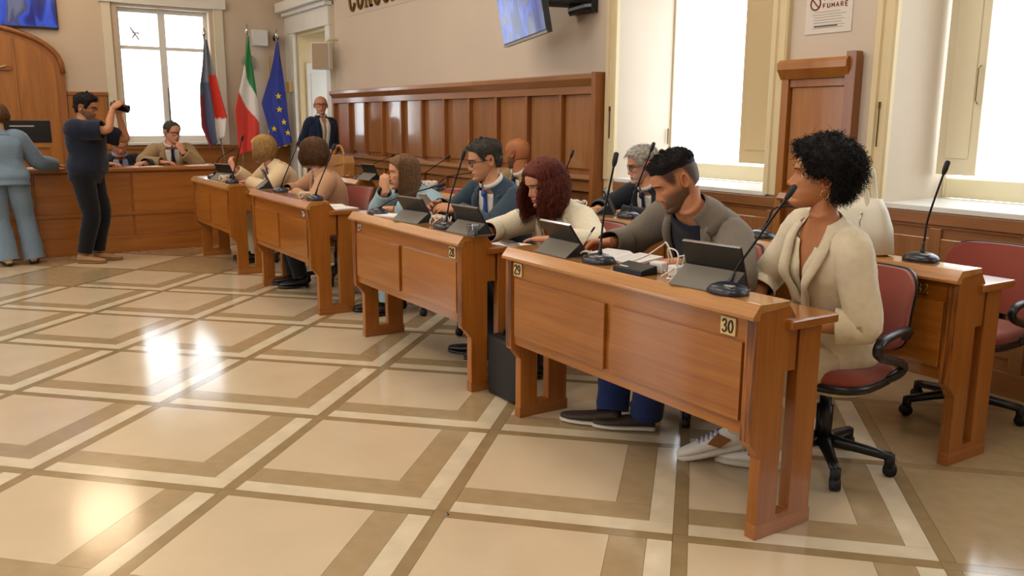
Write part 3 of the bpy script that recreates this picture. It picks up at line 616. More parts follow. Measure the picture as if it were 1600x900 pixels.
# ------------------------------------------------------------------ cables, chargers, cups, phones, papers
def loops(name, label, c, n, rad, matn, seed, cat='cable', h=0.03, r=0.004):
    R = random.Random(seed); t = MB()
    for i in range(n):
        a0_ = R.uniform(0, 6.28); rr = rad*R.uniform(0.6, 1.0); cx = c[0]+R.uniform(-.3, .3)*rad; cy = c[1]+R.uniform(-.2, .2)*rad; pts = []
        for k_ in range(9):
            a = a0_+k_*0.75
            pts.append((cx+math.cos(a)*rr, cy+math.sin(a)*rr*0.6, c[2]+r+h*(0.5+0.5*math.sin(a*1.5+i))))
        t.tube(pts, r, 6, n=28)
    return t
def conf_unit(x, y, z, label, seed, cable_col='cable_white'):
    t = thing('conference_unit', label, 'console', (x, y, z), 'conference units on the desks')
    MB().prism([(y-0.045, z), (y-0.042, z+0.02), (y+0.04, z+0.036), (y+0.044, z)], 0, x-0.085, x+0.085).build('case', 'dark_metal', t, bevel=0.003)
    MB().box(x-0.06, x-0.01, y-0.03, y-0.022, z+0.0235, z+0.0265).build('label_strip', 'white_plastic', t)
    return t
conf_unit(0.10, 0.83, 0.852, 'dark conference unit right of the tall microphone base', 1)
for i, (bx, by, a) in enumerate(((0.15, 0.908, 0.25), (0.255, 0.905, -0.15))):
    t = thing('charger', 'white charger block %s the tangle on the nearest desk' % ('at the left of' if i == 0 else 'at the right of'), 'charger', (bx, by, 0.852))
    M = Matrix.Translation((bx, by, 0.852)) @ Matrix.Rotation(a, 4, 'Z')
    MB().box(-0.03, 0.03, -0.022, 0.022, 0, 0.045).xform(M).build('charger_body', 'white_plastic', t, bevel=0.006)
    MB().tube([(0.03, -0.01, 0.012), (0.045, -0.01, 0.012)], 0.004, 6).xform(M).tube([(0.03, 0.01, 0.012), (0.045, 0.01, 0.012)], 0.004, 6).build('prong', 'chrome', t)
cb = MB()
for pts in ([(0.19, 0.93, 0.90), (0.21, 0.90, 0.955), (0.26, 0.90, 0.95), (0.27, 0.89, 0.90), (0.24, 0.84, 0.857)], [(0.26, 0.93, 0.90), (0.30, 0.92, 0.965), (0.335, 0.90, 0.93), (0.33, 0.86, 0.87), (0.315, 0.82, 0.857)],
            [(0.2, 0.94, 0.9), (0.17, 0.93, 0.97), (0.10, 0.97, 0.95), (0.03, 0.95, 0.90), (-0.02, 0.90, 0.866), (0.06, 0.91, 0.858)], [(0.28, 0.91, 0.90), (0.33, 0.90, 0.91), (0.35, 0.87, 0.88), (0.29, 0.83, 0.857), (0.26, 0.86, 0.857)], [(0.25, 0.92, 0.93), (0.3, 0.93, 0.94), (0.345, 0.92, 0.92)]):
    cb.tube(pts, 0.0032, 6, n=24)
tag(cb.build('charging_cables', 'cable_white', smooth=True), 'tangle of thin white charging cables on the nearest desk', 'cable')
tag(loops('c', '', (-0.285, 0.90, 0.852), 2, 0.06, 'cable_beige', 4).build('desk_cable', 'cable_beige', smooth=True), 'pale cable curled beside the leftmost tablet of the nearest desk', 'cable')
tag(loops('c', '', (-1.655, 0.90, 0.852), 11, 0.07, 'cable_beige', 5, h=0.05, r=0.0042).build('cable_bundle', 'cable_beige', smooth=True), 'beige cable bundle left of the tall microphone on the second desk', 'cable')
tag(loops('c', '', (-3.70, 0.83, 0.852), 9, 0.06, 'cable_beige', 6, h=0.04, r=0.0048).build('cable_bundle', 'cable_beige', smooth=True), 'beige cable bundle on the desk of the woman in the tan jacket', 'cable')
tag(loops('c', '', (-5.85, 0.8, 0.852), 9, 0.07, 'cable_beige', 8, h=0.05, r=0.0045).build('cable_bundle', 'cable_beige', smooth=True), 'beige cable bundle on the farthest front row desk', 'cable')
tag(loops('c', '', (-5.9, 2.07, 0.852), 9, 0.09, 'cable_beige', 9, h=0.05, r=0.0048).build('cable_bundle', 'cable_beige', smooth=True), 'beige cable bundle beside the tan handbag', 'cable')
tag(loops('c', '', (-4.05, 2.09, 0.852), 11, 0.10, 'cable_white', 10, h=0.06, r=0.0048).build('cable_bundle', 'cable_white', smooth=True), 'white cable bundle in front of the bald man', 'cable')
tag(loops('c', '', (-1.95, 2.09, 0.852), 10, 0.075, 'cable_white', 11, h=0.06, r=0.0048).build('cable_bundle', 'cable_white', smooth=True), 'white cable bundle in front of the grey haired man', 'cable')
# plastic cup
cp = thing('plastic_cup', 'small clear plastic cup on the second front row desk', 'cup', (-1.165, 0.83, 0.852))
MB().lathe([(0.026, 0.001), (0.026, 0.0), (0.034, 0.058), (0.036, 0.058), (0.0355, 0.061), (0.033, 0.06), (0.025, 0.004)], -1.165, 0.83, 24, 0.852).build('cup_wall', 'clear_plastic', cp, smooth=True)
# papers and books
def sheet(cx, cy, z, yaw, a, b, label, th=0.003, m='paper', name='paper_sheet', cat='paper', tilt=0.0):
    mb = MB().box(-a/2, a/2, -b/2, b/2, 0, th).xform(Matrix.Translation((cx, cy, z)) @ Matrix.Rotation(yaw, 4, 'Z') @ Matrix.Rotation(tilt, 4, 'X'))
    o = mb.build(name, m, bevel=0.0); return tag(o, label, cat)
nb = thing('notebook', 'open notebook with written pages under the hand of the bearded man', 'notebook', (-0.17, 1.0, 0.855))
Mn = Matrix.Translation((-0.19, 1.0, 0.856)) @ Matrix.Rotation(0.15, 4, 'Z') @ Matrix.Rotation(0.06, 4, 'X')
MB().box(-0.17, 0.17, -0.10, 0.10, -0.002, 0.004).xform(Mn).build('cover', 'maroon', nb)
for s in (-1, 1):
    pg = MB().prism([(s*0.004, 0.004), (s*0.03, 0.014), (s*0.16, 0.012), (s*0.16, 0.004)], 1, -0.095, 0.095).xform(Mn).build('page_block', 'paper', nb)
    ln = MB()
    for q in range(9): ln.box(min(s*0.02, s*0.15), max(s*0.02, s*0.15), -0.08+q*0.019, -0.0785+q*0.019, 0.0142, 0.0146)
    ln.xform(Mn).build('ruled_lines', 'grey_plastic', pg)
sheet(-2.28, 0.885, 0.852, 0.3, 0.21, 0.12, 'white papers at the left end of the second desk', name='paper_stack', cat='papers', th=0.006)
sheet(-2.42, 1.06, 0.783, -0.1, 0.21, 0.2, 'bright sheet on the worktop left end of the second desk')
sheet(-1.22, 1.09, 0.783, 0.3, 0.2, 0.14, 'white paper under the hand of the red haired woman')
sheet(-3.47, 1.03, 0.783, 0.2, 0.17, 0.2, 'glossy booklet at the right end of the third desk', th=0.008, name='booklet', cat='booklet')
sheet(-3.72, 1.05, 0.783, -0.2, 0.2, 0.2, 'bright sheet left of the glossy booklet on the third desk')
sheet(0.36, 2.22+0.08, 0.783, 0.05, 0.21, 0.13, 'sheet of paper beside the microphone on desk number 32')
sheet(-3.60, 2.10, 0.852, 0.15, 0.16, 0.10, 'red notebook on the desk of the bald man', th=0.03, m='maroon', name='red_notebook', cat='notebook')
def phone(cx, cy, z, M, label):
    t = thing('smartphone', label, 'phone', (cx, cy, z))
    MB().box(-0.036, 0.036, -0.075, 0.075, -0.004, 0.004).xform(M).build('phone_body', 'grey_plastic', t, bevel=0.003)
    MB().box(-0.033, 0.033, -0.07, 0.07, 0.0035, 0.0045).xform(M).build('phone_screen', 'black_plastic', t)
    return t
phone(-1.105, 1.09, 0.787, Matrix.Translation((-1.22, 1.09, 0.792)) @ Matrix.Rotation(1.3, 4, 'Z'), 'smartphone lying beside the hand of the red haired woman')
# ------------------------------------------------------------------ bags
def tote(cx, cy, z):
    t = thing('tote_bag', 'white leather tote bag with tall handles on desk 32', 'bag', (cx, cy, z))
    def ring(zz, hw, hd, n=24): return [(cx+hw*math.copysign(abs(math.cos(a))**0.5, math.cos(a)), cy+hd*math.copysign(abs(math.sin(a))**0.5, math.sin(a)), zz) for a in (2*PI*i/n for i in range(n))]
    MB().loft([ring(z, 0.14, 0.055), ring(z+0.01, 0.18, 0.06), ring(z+0.12, 0.165, 0.058), ring(z+0.2, 0.135, 0.045), ring(z+0.25, 0.105, 0.03)]).build('bag_body', 'tote_cream', t, smooth=True)
    for yo in (-0.032, 0.032):
        MB().tube([(cx-0.07, cy+yo*.8, z+0.20), (cx-0.045, cy+yo, z+0.30), (cx-0.03, cy+yo*0.8, z+0.37), (cx+0.01, cy+yo*0.7, z+0.385), (cx+0.035, cy+yo*0.8, z+0.37), (cx+0.045, cy+yo, z+0.30), (cx+0.07, cy+yo*.8, z+0.20)], 0.011, 8, n=30, flat=1.2).build('handle', 'tote_cream', t, smooth=True)
    MB().tube([(cx+0.05, cy-0.050, z+0.18), (cx+0.045, cy-0.054, z+0.15), (cx+0.055, cy-0.054, z+0.11)], 0.003, 6).sphere((cx+0.05, cy-0.050, z+0.185), 0.006).build('clasp', 'chrome', t, smooth=True)
    return t
tote(0.205, 2.085, 0.852)
hb = thing('handbag', 'tan leather handbag on the far second row desk', 'bag', (-6.05, 2.07, 0.852))
MB().prism([(-6.30, 0.852), (-6.31, 1.0), (-6.28, 1.07), (-5.84, 1.07), (-5.80, 1.0), (-5.82, 0.852)], 1, 2.0, 2.13).build('bag_body', 'bag_tan', hb, bevel=0.01)
MB().prism([(-6.29, 0.99), (-6.28, 1.075), (-5.84, 1.075), (-5.82, 0.99), (-6.05, 0.96)], 1, 1.99, 2.0).build('flap', 'bag_tan', hb, bevel=0.003)
MB().tube([(-6.2, 2.06, 1.07), (-6.12, 2.06, 1.16), (-6.0, 2.06, 1.16), (-5.92, 2.06, 1.07)], 0.012, 8, n=20).build('handle', 'bag_tan', hb, smooth=True)
bk = thing('briefcase', 'black briefcase standing on the floor between the two nearest desks', 'bag', (-1.03, 0.98, 0))
MB().box(-1.15, -0.86, 0.90, 1.02, 0.0, 0.33).build('case_body', 'black_leather', bk, bevel=0.025)
MB().tube([(-1.07, 0.96, 0.33), (-1.05, 0.96, 0.365), (-0.96, 0.96, 0.365), (-0.94, 0.96, 0.33)], 0.009, 8, n=16).build('handle', 'black_leather', bk, smooth=True)
# ------------------------------------------------------------------ podium
pd = thing('podium', 'long wooden council podium across the back of the room', 'podium', (-7.9, -1.2, 0))
PX = -7.50; PY0, PY1 = -4.5, 1.17
MB().box(PX-0.06, PX-0.02, PY0, PY1, 0.0, 0.88).build('front_board', 'podium_wood', pd)
n = 6; Lp = (PY1-PY0)/n
for i in range(n):
    a, b = PY0+i*Lp, PY0+(i+1)*Lp
    MB().box(PX-0.02, PX-0.004, a+0.012, b-0.012, 0.44, 0.86).build('upper_panel', 'podium_wood', pd, bevel=0.004)
    MB().box(PX-0.02, PX-0.006, a+0.012, b-0.012, 0.18, 0.40).build('lower_panel', 'podium_wood', pd, bevel=0.004)
MB().box(PX-0.02, PX+0.004, PY0, PY1, 0.40, 0.44).build('middle_rail', 'podium_wood', pd, bevel=0.003)
MB().box(PX-0.02, PX+0.012, PY0, PY1, 0.0, 0.18).build('plinth', 'podium_wood', pd, bevel=0.003)
MB().box(PX-0.50, PX+0.03, PY0, PY1+0.03, 0.88, 0.92).build('worktop', 'podium_wood', pd, bevel=0.008)
MB().box(PX-0.46, PX-0.06, PY1-0.04, PY1, 0.0, 0.88).build('side_board', 'desk_wood_z', pd, bevel=0.003)
ld = thing('monitor_stand', 'wooden box under the computer monitor on the podium', 'stand', (-8.0, -0.75, 0.92))
MB().box(-8.15, -7.9, -0.95, -0.50, 0.92, 1.13).build('box_body', 'back_wood_y', ld, bevel=0.004); MB().box(-8.17, -7.88, -0.97, -0.48, 1.13, 1.155).build('box_top', 'back_wood_y', ld, bevel=0.004)
mn = thing('computer_monitor', 'black computer monitor seen from behind on the podium', 'monitor', (-8.02, -0.75, 1.155))
MB().box(-8.03, -7.985, -0.98, -0.46, 1.18, 1.42).build('monitor_back', 'black_plastic', mn, bevel=0.008)
MB().box(-7.986, -7.982, -0.85, -0.62, 1.35, 1.365).build('vent_strip', 'grey_plastic', mn); MB().box(-8.05, -7.98, -0.79, -0.68, 1.155, 1.2).build('monitor_foot', 'black_plastic', mn, bevel=0.004)
sheet(-7.62, 0.42, 0.92, 0.2, 0.2, 0.28, 'bright paper on the podium in front of the dark suited man'); sheet(-7.62, 0.95, 0.92, 0.1, 0.18, 0.22, 'paper on the podium before the tan suited man'); sheet(-7.65, -0.62, 0.92, 0.1, 0.2, 0.3, 'white papers near the hand of the woman in the blue suit', th=0.012, name='paper_stack', cat='papers')
# ------------------------------------------------------------------ things on the walls
def screen_mat(name, strength):
    m = bpy.data.materials.new(name); m.use_nodes = True; nt = m.node_tree; b = nt.nodes['Principled BSDF']
    tc = nt.nodes.new('ShaderNodeTexCoord'); v = nt.nodes.new('ShaderNodeTexNoise'); v.inputs['Scale'].default_value = 4.5; v.inputs['Detail'].default_value = 1.5; v.inputs['Distortion'].default_value = 0.6
    mp = nt.nodes.new('ShaderNodeMapping'); mp.inputs['Scale'].default_value = (1.2, 1.2, 0.45); nt.links.new(tc.outputs['Object'], mp.inputs[0]); nt.links.new(mp.outputs[0], v.inputs['Vector'])
    cr = nt.nodes.new('ShaderNodeValToRGB'); e = cr.color_ramp.elements
    e[0].position = 0.25; e[0].color = (*rgb('0c1238'), 1); e[1].position = 0.8; e[1].color = (*rgb('8a8a96'), 1)
    for p, c in ((0.42, '1c2f9c'), (0.5, '3f66f0'), (0.56, '55567a'), (0.66, '8086a8')):
        q = cr.color_ramp.elements.new(p); q.color = (*rgb(c), 1)
    nt.links.new(v.outputs[0], cr.inputs[0])
    b.inputs['Base Color'].default_value = (0.01, 0.01, 0.01, 1); b.inputs['Roughness'].default_value = 0.15
    nt.links.new(cr.outputs[0], b.inputs['Emission Color']); b.inputs['Emission Strength'].default_value = strength
    MATS[name] = m
screen_mat('screen_image', 0.6)
tv = thing('wall_television', 'flat television showing a blue picture above the arched panel', 'television', (-11.06, -0.7, 2.65))
MB().box(-11.09, -11.03, -1.35, 0.02, 2.64, 3.42).build('casing', 'black_plastic', tv, bevel=0.006)
MB().box(-11.032, -11.027, -1.335, 0.005, 2.665, 3.405).build('screen', 'screen_image', tv)
tv2 = thing('bracket_television', 'tilted television on a black wall arm above the panelling', 'television', (-3.9, 2.95, 2.5))
Mt = Matrix.Translation((-3.83, 2.88, 2.08)) @ Matrix.Rotation(math.radians(0), 4, 'Z')
A_ = Vector((-4.09, 2.88, 2.083)); B_ = Vector((-3.17, 2.70, 2.135))
dx = (B_-A_).normalized(); up = Vector((-0.10, -0.16, 1)).normalized(); up = (up-dx*up.dot(dx)).normalized(); nn_ = dx.cross(up)
def tvp(u, v, w_): return A_+dx*u+up*v+nn_*w_
def tvbox(u0, u1, v0, v1, w0, w1):
    mb = MB(); mb.box(u0, u1, v0, v1, w0, w1); mb.v = [tuple(tvp(*p)) for p in mb.v]; return mb
TWd = (B_-A_).length
tvbox(0, TWd, 0, 0.55, -0.05, 0.0).build('casing', 'black_plastic', tv2, bevel=0.004)
tvbox(0.012, TWd-0.012, 0.03, 0.54, 0.0, 0.003).build('screen', 'screen_image', tv2)
tvbox(0, TWd, 0, 0.018, 0.0, 0.006).build('bezel', 'grey_plastic', tv2)
tvbox(0.15, TWd-0.1, 0.08, 0.5, -0.10, -0.05).build('rear_housing', 'dark_metal', tv2, bevel=0.02)
MB().tube([tvp(TWd*0.6, 0.3, -0.08), Vector((-3.45, 3.12, 2.42))], 0.04, 8).tube([Vector((-3.45, 3.12, 2.42)), Vector((-3.42, 3.24, 2.42))], 0.045, 8).box(-3.52, -3.22, 3.19, 3.249, 2.33, 2.62).build('wall_arm', 'black_plastic', tv2)
MB().tube([(-3.42, 3.10, 2.34), (-3.30, 3.18, 2.37), (-3.22, 3.2, 2.37)], 0.035, 8).build('bracket_foot', 'black_plastic', tv2)
# crucifix on the arched panel (only its right half is in the picture)
cx_ = thing('crucifix', 'wooden crucifix on the arched panel at the left edge', 'crucifix', (-11.0, -0.86, 2.0))
MB().box(-10.998, -10.965, -0.93, -0.87, 1.55, 2.35).box(-10.998, -10.965, -1.20, -0.60, 2.07, 2.13).build('cross', 'panel_dark', cx_, bevel=0.004)
MB().tube([(-10.95, -0.9, 2.1), (-10.945, -0.9, 1.98), (-10.95, -0.9, 1.85), (-10.95, -0.895, 1.68)], [0.03, 0.035, 0.03, 0.018], 10, n=10).tube([(-10.95, -0.9, 2.06), (-10.952, -0.66, 2.13)], [0.016, 0.01], 8).tube([(-10.95, -0.9, 2.06), (-10.952, -1.14, 2.13)], [0.016, 0.01], 8).sphere((-10.945, -0.895, 2.15), 0.03).build('figure', 'plate', cx_, smooth=True)
# speaker at the corner of the panelling
sp = thing('wall_speaker', 'white wall loudspeaker with curved sides above the panelling corner', 'speaker', (-9.05, 3.1, 2.25))
gx, gy = -8.98, 3.02
Ms = Matrix.Translation((gx, gy, 0)) @ Matrix.Rotation(RAD_(53), 4, 'Z')
MB().prism([(-0.125, -0.10), (0.125, -0.10), (0.145, 0.0), (0.09, 0.10), (-0.09, 0.10), (-0.145, 0.0)], 2, 2.12, 2.47).xform(Ms).build('cabinet', 'white_plastic', sp, bevel=0.008)
MB().box(-0.112, 0.112, -0.108, -0.099, 2.13, 2.46).xform(Ms).build('grille', 'speaker_cloth', sp, bevel=0.003)
MB().tube([(gx, gy+0.05, 2.47), (gx, gy+0.12, 2.53), (gx, 3.25, 2.53)], 0.02, 8).build('bracket', 'cream_trim', sp)
# small devices by the door
o = thing('junction_box', 'white router box on the back wall above the flags', 'box', (-11.05, 2.85, 2.7))
MB().box(-11.1, -11.0, 2.68, 2.92, 2.56, 2.80).build('box_case', 'white_plastic', o, bevel=0.01)
o = thing('security_camera', 'small dark camera on a bracket beside the white router box', 'camera', (-11.0, 3.05, 2.6))
MB().tube([(-11.09, 3.05, 2.5), (-11.02, 3.05, 2.55), (-10.98, 3.04, 2.70)], 0.014, 8).build('bracket', 'plate', o); MB().tube([(-11.02, 3.05, 2.70), (-10.90, 3.0, 2.67)], 0.045, 10).build('camera_body', 'black_plastic', o, smooth=True)
MB().box(-11.098, -11.07, 3.02, 3.08, 2.36, 2.5).build('bracket_plate', 'plate', o)
MB().tube([(-11.09, 2.93, 1.98), (-11.09, 2.93, 2.42)], 0.012, 6).build('conduit', 'plate', o)
o = thing('wall_bell', 'grey round alarm bell between the green flag and the wall box', 'bell', (-11.05, 2.62, 2.3))
MB().tube([(-11.1, 2.62, 2.32), (-11.04, 2.62, 2.32)], [0.11, 0.09], 20).build('bell_cup', 'grey_plastic', o); MB().box(-11.09, -11.05, 2.66, 2.72, 2.2, 2.26).build('bell_base', 'grey_plastic', o)
o = thing('thermostat', 'small beige control box beside the door casing', 'box', (-10.9, 3.16, 1.95))
MB().box(-10.90, -10.72, 3.13, 3.19, 1.86, 2.02).build('control_case', 'plate', o, bevel=0.008); MB().box(-10.905, -10.90, 3.14, 3.18, 1.88, 1.98).build('control_window', 'dark_metal', o)
# lettering and notice
lt = thing('wall_lettering', 'bronze capital letters on the wall above the panelling', 'lettering', (-6.5, 3.25, 2.86))
x = -8.50
for ch in 'CONCORDIA':
    mb = MB(); lettering(mb, ch, x, 2.86, 0.20, 0.40, 0, lambda u, v: (u, 3.24, v), 0.023, 6)
    for pl, wgt in GL[ch]:
        if ch in 'NIRA':
            for p in (pl[0], pl[-1]):
                if p[1] in (0, 1): mb.box(x+p[0]*0.20-0.04, x+p[0]*0.20+0.04, 3.232, 3.248, 2.86+p[1]*0.4-0.012, 2.86+p[1]*0.4+0.012)
    mb.build('letter', 'brass_dark', lt); x += 0.262
MB().box(-8.55, -6.1, 3.244, 3.249, 2.795, 2.80).build('guide_line', 'plaster_back', lt)
ns = thing('no_smoking_notice', 'printed no smoking notice above the pier panel', 'notice', (-0.93, 3.25, 2.1))
MB().box(-1.10, -0.76, 3.244, 3.249, 1.985, 2.28).build('notice_sheet', 'notice_paper', ns)
red = mat('notice_red', '7d3526', 0.7); gy_ = mat('notice_grey', 'a39d96', 0.8); dk_ = mat('notice_dark', '5a524a', 0.8)
mb = MB(); mb.tube([(-1.03+0.036*math.cos(2*PI*i/20), 3.243, 2.168+0.038*math.sin(2*PI*i/20)) for i in range(21)], 0.005, 6).tube([(-1.055, 3.243, 2.194), (-1.005, 3.243, 2.142)], 0.0045, 6).build('prohibition_ring', 'notice_red', ns)
mb = MB(); lettering(mb, 'FUMARE', -0.975, 2.137, 0.021, 0.026, 0.011, lambda u, v: (u, 3.2435, v), 0.0035, 5); mb.build('words', 'notice_red', ns)
mb = MB(); lettering(mb, 'VIETATO', -0.975, 2.182, 0.018, 0.026, 0.009, lambda u, v: (u, 3.2435, v), 0.0035, 5); mb.build('words', 'notice_red', ns)
mb = MB(); R = random.Random(2)
for i in range(7): mb.box(-1.05+0.02*R.random(), -0.80-0.05*R.random(), 3.243, 3.2442, 2.112-i*0.016, 2.116-i*0.016)
mb.build('small_print', 'notice_grey', ns)
MB().box(-1.03, -0.86, 3.2425, 3.2442, 2.024, 2.031).build('bold_line', 'notice_dark', ns)
# ------------------------------------------------------------------ ceiling lamps (above the frame)
for lx, ly, lw in ((-9.6, -0.1, 'over the podium, mirrored in the floor at the lower left'), (-6.0, -2.0, 'over the floor before the podium'), (-2.5, -2.0, 'over the middle of the open floor'), (1.5, -3.0, 'behind the viewer')):
    t = thing('ceiling_lamp', 'white glass globe lamp '+lw, 'lamp', (lx, ly, 4.0), 'hanging globe lamps')
    MB().sphere((lx, ly, 3.95), 0.42, 20, 14).build('globe', 'lamp_glow', t, smooth=True)
    MB().tube([(lx, ly, 4.15), (lx, ly, 4.6)], 0.015, 8).build('rod', 'brass', t)
# ------------------------------------------------------------------ flags on slanted poles
def flag_mat(name, bands, horiz=False, stars=False):
    m = bpy.data.materials.new(name); m.use_nodes = True; nt = m.node_tree; b = nt.nodes['Principled BSDF']
    a = nt.nodes.new('ShaderNodeVertexColor'); a.layer_name = 'tint'; nt.links.new(a.outputs[0], b.inputs['Base Color']); b.inputs['Roughness'].default_value = 0.55; b.inputs['Sheen Weight'].default_value = 0.2
    b.inputs['Transmission Weight'].default_value = 0.0
    MATS[name] = m
flag_mat('flag_cloth', None)
def flag(base, top, label, outline, colour, folds, depth=0.07, seed=0, fringe=None, stars=()):
    """hanging cloth: outline(v)->(y_left,y_right) in room y; hangs from the pole"""
    t = thing('flag', label, 'flag', base)
    bx = base[0]
    MB().tube([base, top], 0.014, 8).build('pole', 'chrome', t, smooth=True)
    MB().lathe([(0.10, 0.0), (0.10, 0.02), (0.03, 0.05), (0.02, 0.12)], base[0], base[1], 16, base[2]).build('pole_base', 'black_plastic', t, smooth=True)
    e = Vector(top); MB().tube([e, e+Vector((0, 0.005, 0.05)), e+Vector((0, 0.01, 0.14))], [0.02, 0.03, 0.004], 8).build('finial', 'chrome', t, smooth=True)
    n, m = 40, 60; mb = MB(); R = random.Random(seed); ph = R.uniform(0, 6)
    for i in range(m+1):
        v = i/m
        for j in range(n+1):
            u = j/n; yl, yr, zt, zb = outline(v, u)
            y = yl+(yr-yl)*u; z_ = zt+(zb-zt)*v
            d = depth*(0.25+0.75*v)*math.sin(u*folds*2*PI+ph+0.6*math.sin(v*3))*(0.3+0.7*u)
            mb.v.append((bx+0.075+d+0.02*math.sin(v*5+u*4), y+0.012*math.sin(v*9+u*5)*v, z_)); mb.c.append(colour(u, v))
    for i in range(m):
        for j in range(n):
            q = i*(n+1)+j; mb.f.append((q, q+1, q+n+2, q+n+1))
    W0 = list(mb.v)
    cl = mb.build('flag_cloth', 'flag_cloth', t, smooth=True, color=True, solid=0.004)
    if fringe:
        f = MB(); f.tube([W0[m*(n+1)+j] for j in range(n+1)], 0.012, 6); f.build('fringe', 'brass', t)
    if stars:
        for u, v in stars:
            s = MB(); q = W0[int(v*m)*(n+1)+int(u*n)]; pts = []
            for k_ in range(10):
                r_ = 0.052 if k_ % 2 == 0 else 0.021; a = PI/2+k_*PI/5; pts.append((q[1]+r_*math.cos(a), q[2]+r_*math.sin(a)))
            s.prism(pts, 0, q[0]+0.006, q[0]+0.02)
            s.build('gold_star', 'star_yellow', t)
    return t
mat('star_yellow', 'e8c81e', 0.5)
GREEN, WHITE, RED, BLUE = rgb('12803e'), rgb('e4e2e0'), rgb('d2301c'), rgb('1a2f96')
def two(lt, rt):
    """left and right edge tables: v -> (y, z)"""
    def f(v, u): return interp([(a, b) for a, b, c in lt], v), interp([(a, b) for a, b, c in rt], v), interp([(a, c) for a, b, c in lt], v)*(1-u)+interp([(a, c) for a, b, c in rt], v)*u
    return f
def wrap(fn):
    def g(v, u): yl, yr, z_ = fn(v, u); return yl, yr, z_, z_
    return g
def col_it(u, v): 
    k = v*1.0-.22*u
    return GREEN if k < .30 else (WHITE if k < .60 else RED)
def col_it2(u, v):
    k = v+.25*(.5-u)
    return GREEN if k < .36 else (WHITE if k < .58 else RED)
def col_eu(u, v): return BLUE
def col_city(u, v):
    if u < .22: return rgb('8a2a35') if v > .55 else rgb('5a6a86')
    if u < .55: return rgb('4a5578') if v > .45 else rgb('7d8696')
    if v < .40: return rgb('8f939a')
    return RED if v < .82-.1*(1-u) else WHITE
flag((-10.72, 2.16, 0), (-10.72, 1.88, 2.62), 'leftmost flag, grey with a red field, drooping before the bright window', wrap(two([(0, 1.86, 2.58), (.5, 1.76, 1.9), (.8, 1.74, 1.32), (1, 1.86, .98)], [(0, 1.90, 2.58), (.5, 2.02, 1.95), (.8, 2.12, 1.48), (1, 2.05, 1.2)])), col_city, 2.2, seed=1)
flag((-10.72, 2.27, 0), (-10.72, 2.51, 2.70), 'green, white and red flag hanging on a pole between the two others', wrap(two([(0, 2.49, 2.66), (.3, 2.40, 2.15), (.6, 2.26, 1.58), (1, 2.27, .90)], [(0, 2.52, 2.66), (.3, 2.57, 2.10), (.6, 2.62, 1.55), (.8, 2.61, 1.25), (1, 2.54, .98)])), col_it2, 1.6, seed=2, depth=.05)
flag((-10.72, 2.62, 0), (-10.72, 2.96, 2.66), 'dark blue flag with gold stars hanging next to the door', wrap(two([(0, 2.93, 2.60), (.35, 2.80, 2.1), (.62, 2.66, 1.68), (.8, 2.74, 1.3), (1, 2.84, .98)], [(0, 2.97, 2.60), (.35, 3.02, 2.0), (.7, 3.07, 1.4), (1, 3.10, 1.08)])), col_eu, 1.7, seed=3, depth=.05, fringe=True, stars=((.62, .50), (.66, .62), (.8, .72), (.28, .80), (.9, .86)))
# ------------------------------------------------------------------ people
def skin_mat(name, col): return mat(name, (1, 1, 1), 0.5, spec=0.35, attr='tint', var=0.05, vscale=40, bump=0.06, bscale=400)
skin_mat('skin', None)
mat('eye_white', 'd8d2ca', 0.2); mat('iris_dark', '2a1a10', 0.15); mat('lens', (1, 1, 1), 0.05)
def hairm(name, col, rough=0.68, var=0.35): return mat(name, col, rough, spec=0.25, var=var, vscale=60)
hairm('hair_black', '120e0d'); hairm('hair_dark', '241b16'); hairm('hair_red', '5a2418'); hairm('hair_blonde', 'a98450'); hairm('hair_brown', '5c4029'); hairm('hair_lightbrown', '6e5034'); hairm('hair_grey', '77716a'); hairm('hair_salt', '3c3833'); hairm('hair_white', 'a8a39a'); hairm('fuzz', '4c4138')
def cloth(name, col, var=0.06, rough=0.85, scale=60): return mat(name, col, rough, spec=0.2, var=var, vscale=scale, bump=0.12, bscale=350, sheen=0.15)
cloth('linen', 'dacdb2', scale=30); cloth('camisole', 'dcd2b4'); cloth('blazer_grey', '71685c', var=0.1, scale=120); cloth('tee_navy', '161c2c'); cloth('jacket_cream', 'dcd2b8'); cloth('jacket_beige', 'd8c09a'); cloth('suit_slate', '2f3f4d', var=0.12, scale=90); cloth('suit_dark', '20242b', var=0.1)
cloth('suit_navy', '14243d'); cloth('jacket_blue', '8fa9b4'); cloth('suit_blue', '6d8092'); cloth('jacket_tan', 'b88d6b'); cloth('suit_tan', '97805c'); cloth('shirt_white', 'd6d3cc', var=0.02); cloth('shirt_blue', '8f9cb4'); cloth('tie_blue', '2b57a0', rough=0.5); cloth('tie_dark', '15203a', rough=0.5); cloth('jeans', '1d2d5c', var=0.15); cloth('trouser_dark', '16171b'); cloth('trouser_beige', 'bfae8e'); cloth('black_cloth', '0c0e13')
mat('leather_brown', '35261d', 0.6, var=0.1, vscale=30, bump=0.1); mat('sole_white', 'cfc8b8', 0.6); mat('leather_black', '0d0d0e', 0.35); mat('sneaker_white', 'e4dfd6', 0.6); mat('suede_tan', '8a5a2c', 0.8); mat('shoe_tan', '9a7650', 0.75); mat('lace_lilac', 'a9a6c4', 0.8)
